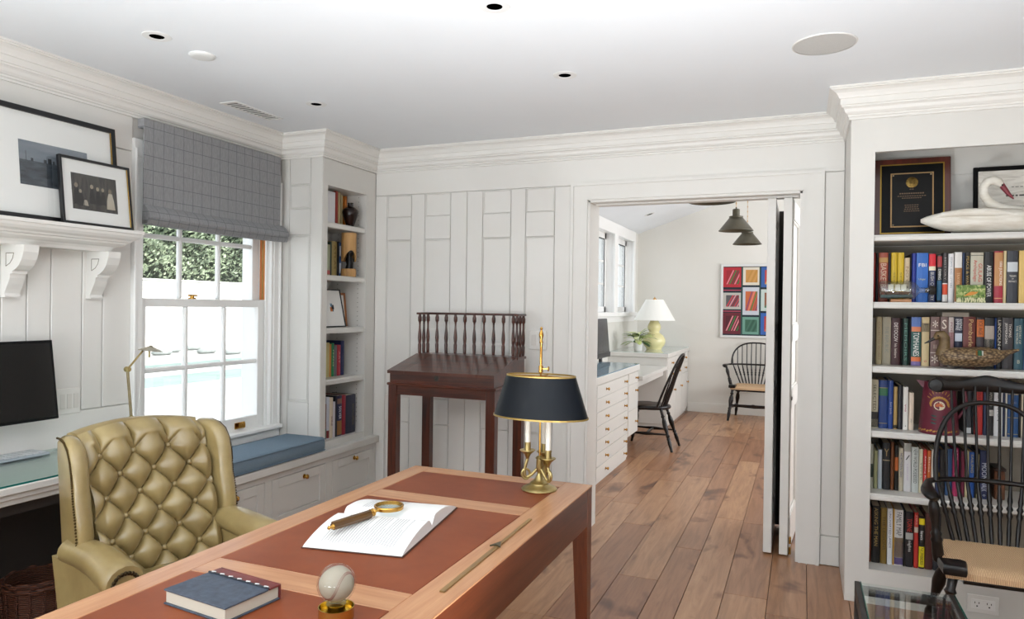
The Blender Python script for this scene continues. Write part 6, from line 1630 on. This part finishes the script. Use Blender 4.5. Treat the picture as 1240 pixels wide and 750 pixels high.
row(KS[3], 3.95, .2, W3, G3, [
 (1055, 1064, 460, 'BDB49A', 'cream book with a dark lower band', {'bands': [(.02, .33, '2A2622'), (.03, .18, 'A89E88')], 'lean': .0, 'title': ('SELECTED', '4A4238', .36, .9, .4, True)}),
 (1064.6, 1075.4, 461, '1B3A78', 'blue book with a small green panel', {'bands': [(.68, .84, '2E6A48'), (.10, .11, 'B09A5A'), (.84, .85, 'B09A5A')]}),
 (1075.8, 1082, 461, '1E3F86', 'slim blue book with pale script', {'title': ('Bold Spirits', 'B9BCD9', .3, .55, .5, True)}),
 (1082.4, 1087, 469, 'AE9058', 'thin tan book', {'bands': [(.02, .1, '1A1612')]}),
 (1087.4, 1093.4, 467, '17161E', 'thin black book beside the tan one'),
 (1093.8, 1100.2, 469, 'E4E0D8', 'white book with a red mark', {'title': [('vie', 'A02A4A', .42, .6, .4, True), ('.', '2A2A20', .08, .1, .2, False)]}),
 (1100.8, 1107, 476, 'DDCBB8', 'short cream pink book', {'title': ('plays', '8A8078', .2, .3, .4, True)}),
 (1170, 1177, 470, '2A2E33', 'slate book behind the comb back chair', {'bands': [(.02, .14, 'D0D4D4')]}),
 (1177.4, 1180.2, 470, '121012', 'thin black book beside the bright red one'),
 (1180.6, 1190.6, 467, 'B42A24', 'bright red book', {'title': ('RED STAR', '5A1A1A', .55, .95, .4, True)}),
 (1191, 1195.6, 470, '24304E', 'thin navy book'),
 (1196, 1203.8, 468, '151315', 'black book with a white label', {'bands': [(.40, .52, 'C9C6C0')], 'title': [('1812', '2A2A2A', .43, .49, .6, False), ('NAPOLEON', 'B9B4A8', .6, .92, .4, True)]}),
 (1204.2, 1214.8, 466, 'DDDDDE', 'white book lettered WASHINGTON', {'title': ('WASHINGTON', '4A4E58', .3, .95, .42, True, .55)}),
 (1215, 1217.6, 468, '1E2A48', 'thin dark blue book'), (1217.8, 1220.4, 468, 'DDD6C8', 'thin cream book beside the blue set'),  # dark blue filler takes the place of a shadowed gap
 (1220.8, 1234, 465.5, '1F4A7C', 'wide blue book with gold rules', {'bands': [(.80, .81, 'B9A468'), (.36, .37, 'B9A468'), (.05, .06, 'B9A468')], 'title': ('ANNALS', '8A90B0', .63, .67, .6, False)}),
 (1234.4, 1237, 466, '2A2420', 'thin brown black book'), (1237.4, 1248, 465, 'D2C6AC', 'cream book past the blue set'),
])
W4, G4 = 'on the shelf below the pitcher', 'books on the shelf below the pitcher'
row(KS[4], 3.955, .2, W4, G4, [
 (1054, 1058, 538, 'A8A898', 'thin pale grey book', {'bands': [(.25, .55, '2A3A30')]}),
 (1058.4, 1063, 546, '9A9A72', 'thin olive cream book'),
 (1063.4, 1068.4, 545, 'B4BCC4', 'thin pale blue book'),
 (1068.8, 1078.6, 537, '121216', 'wide black book with a gold emblem', {'bands': [(.62, .64, '9A8A6A')], 'title': [('Y', '9A8050', .72, .88, .6, False)]}),
 (1079, 1083.2, 535.5, '6A3A18', 'chestnut brown book'),
 (1083.6, 1088.2, 540, '16140F', 'black book with an orange panel', {'bands': [(.44, .74, 'B8602A')]}),
 (1088.6, 1094.4, 543, 'B8AE98', 'stone coloured book with blue lettering', {'title': ('NORTHERN SEAS', '2E3A70', .32, .88, .5, True)}),
 (1094.8, 1103.8, 537.5, 'D4D2D2', 'white book with a black emblem', {'bands': [(.83, .99, 'A8A69C')], 'title': [('/', '1A1A1A', .66, .76, .6, False), ('a quiet year', 'B8A8C0', .22, .58, .3, True)]}),
 (1104.2, 1112.8, 542, 'C6CBC6', 'pale green book with dark lettering', {'title': ('NEW WORLD POSSESSED', '2E3A3A', .2, .97, .5, True)}),
 (1113.2, 1118, 544.5, 'D2CBAE', 'thin ivory book', {'title': ('verse', '7A7460', .3, .7, .4, True)}),
 (1118.3, 1122.7, 545, 'C42A2A', 'red book with white lettering', {'title': ('Rampling Russell', 'F2E9E4', .12, .85, .5, True)}),
 (1123, 1127.8, 546, 'C9642A', 'orange book', {'title': ('Bates', 'F0DCC8', .5, .85, .4, True)}),
 (1128.2, 1133, 545, 'D9D4C8', 'thin white book behind the arm rail'), (1133.4, 1138, 546, '1F2F58', 'navy book behind the arm rail', {'bands': [(.3, .5, 'C9A030')]}),
 (1138.4, 1144.6, 545, '1A1818', 'black book behind the arm rail'), (1145, 1153.4, 544, '2A4A74', 'steel blue book'),
 (1154, 1161.4, 543, 'A82A5A', 'magenta book with pale lettering', {'title': ('ROSE GARDENS', 'E6C8D0', .35, .95, .5, True)}),
 (1161.8, 1163.6, 545, '14100F', 'very thin black book'), (1163.9, 1168.6, 547, '6A1A34', 'wine red book'),
 (1169, 1173.8, 546, 'CFC49A', 'ivory book beside the cobalt one'),
 (1174.1, 1180.4, 548, '22509A', 'cobalt blue book with yellow lettering', {'title': ('SAILING', 'CDBB5A', .55, .95, .5, True)}),
 (1180.8, 1182.2, 549, '2A241A', 'very thin brown book'), (1182.4, 1186.2, 551, 'C2B488', 'short khaki book', {'bands': [(.1, .65, '24241E')]}),
 (1187, 1197.4, 546, '18224A', 'navy book lettered MOON WALK', {'title': [('MOON', 'C9CCD9', .40, .74, .62, True), ('WALK', 'C9CCD9', .16, .37, .62, True), ('o', 'C9CCD9', .06, .1, .3, False)]}),
])
W5, G5 = 'on the bottom shelf', 'books on the bottom shelf'
row(KZ0, 3.945, .2, W5, G5, [
 (1051, 1055.4, 615, '7A3A20', 'rust coloured book'),
 (1055.8, 1066.4, 613.5, '14120F', 'black book with gold lettering leaning left', {'title': ('ASKING THE MAN', 'A88E50', .3, .97, .42, True)}),
 (1066.8, 1074.4, 615.5, '7A5F24', 'olive gold book', {'title': ('THE LEGIONS', '3A2C10', .25, .85, .45, True)}),
 (1074.8, 1081.4, 616.5, 'D9DADC', 'white book with blue lettering', {'title': ('UNCHARTED LANDS', '3A4060', .3, .95, .4, True)}), (1081.6, 1083, 617, 'C9982A', 'very thin amber book'),
 (1083.4, 1094.2, 618, 'CFCBC6', 'white book with a purple lower half', {'bands': [(.02, .42, '5A4A78'), (.14, .5, 'CFC9C4'), (.15, .5, '8A6A3A')], 'title': ('FAMILY MAP', '4A4A4A', .54, .96, .6, True)}),
 (1094.6, 1096.4, 619, '0F0D0D', 'very thin black book'),
 (1096.8, 1106.4, 620.5, '1A1316', 'black book with red lettering', {'bands': [(.50, .62, 'A8A8A4')], 'title': [('TORNE', 'C2382C', .64, .88, .62, True), ('nights', 'D9D6D0', .28, .48, .5, True)]}),
 (1107.2, 1112.6, 621.5, 'B83028', 'scarlet book', {'bands': [(.64, .74, 'C9B9A8')], 'title': ('FIRE', 'E0A090', .78, .95, .4, True)}),
 (1113, 1120.2, 626, '131110', 'black and yellow book lettered NUMBERS', {'bands': [(.84, .96, 'E6D21E'), (.03, .42, 'E6D21E')], 'title': [('lewis', 'F0EEE8', .55, .72, .5, True), ('NUMBERS', '2A2610', .08, .4, .5, True)]}),
 (1120.6, 1130, 622, '4A2018', 'dark red brown book behind the arm post'), (1130.4, 1140, 623, '2A2A30', 'charcoal book behind the arm post'),
])
# alcove books (spines face the room)
def arow(shelf, sp_, where, group, items):
    for it in items:
        x0, x1, yt, col, desc = it[:5]; ex = it[5] if len(it) > 5 else {}
        s2 = sp_+ex.get('back', 0)
        a, c = max(px(x0, yt+15, X=s2).y, NY0+.001), px(x1, yt+15, X=s2).y; h = min(px((x0+x1)/2, yt, X=s2).z, NZ1-.006 if shelf > 1.9 else 9)-shelf
        book('x', a, c, shelf, h, s2, min(.2, s2+3.115), col, desc+' '+where, group, ex.get('bands', ()), ex.get('title'))
arow(1.95, -2.90, 'on the top alcove shelf', 'books in the alcove bookcase', [
 (392, 406.6, 231.5, 'DEDDE0', 'wide white book'), (407, 410, 231, '8E2A1E', 'thin brick red book'), (410.3, 413, 233, 'A08E66', 'thin khaki book'), (413.3, 415.8, 235, 'C9B98A', 'thin cream book', {'back': -.075}), (418, 420.8, 238, 'D07A2A', 'thin orange book', {'back': -.075})])
arow(1.606, -2.935, 'on the carved figure shelf', 'books in the alcove bookcase', [
 (392, 400.6, 296, 'A9AE90', 'sage green book', {'bands': [(.05, .18, 'C96A6A')]}), (400.9, 402.2, 293, '24382C', 'thin bottle green book'), (402.5, 408.6, 292.5, 'A8935E', 'tan book', {'title': ('ATLAS', '7A6438', .2, .9, .4, True)}), (409, 411.4, 293, '141214', 'thin black book'), (411.6, 414, 294, '3A5A8A', 'thin blue and white book', {'bands': [(.1, .4, 'D0D4DA'), (.6, .9, 'D0D4DA')]})])
arow(.927, -2.94, 'on the fourth alcove shelf', 'books in the alcove bookcase', [
 (391.5, 399.6, 415.5, 'C2B47A', 'straw coloured book'), (399.9, 401.8, 417, 'C9823A', 'thin orange book'), (402, 405.2, 416, '1F7A4A', 'green book', {'title': ('FERNS', 'C9D9B0', .3, .8, .4, True)}), (405.5, 408.6, 418.5, '6E6A6E', 'grey book'), (409, 413, 418, 'A8323E', 'coral red book', {'title': ('ART', 'D9A0A0', .4, .8, .4, True)}), (413.2, 417.4, 413, '1C2550', 'tall navy book')])
arow(NZ0, -2.873, 'on the lowest alcove shelf', 'books in the alcove bookcase', [
 (392, 395.8, 490, '7A4A3A', 'short red and green book', {'bands': [(.02, .3, '3E6A40')]}), (396, 399.6, 481.5, 'C9CCD6', 'white and navy book', {'bands': [(.02, .2, '7A2A2A')]}), (399.9, 403.8, 482, 'D9C8B0', 'cream book', {'title': ('WINE', '6A2A50', .3, .55, .5, True)}), (404, 406.6, 487, 'CFC9D0', 'short lilac white book'),
 (406.9, 408.8, 480, '12121E', 'thin black book'), (409, 414.6, 479.5, '151C40', 'navy book with white lettering', {'bands': [(.80, .93, '7A5A4A'), (.03, .38, '8A6030')], 'title': ('SOLVER', 'D9DDE6', .42, .74, .5, True)}), (415, 419.2, 478.8, '8A1E2E', 'crimson book'), (419.5, 431, 478.4, '1E2338', 'wide dark navy book', {'title': ('ENCYCLOPEDIA', '6A6440', .2, .75, .2, True, .7)})])  # thin black entry is a filler coloured as the dark gap
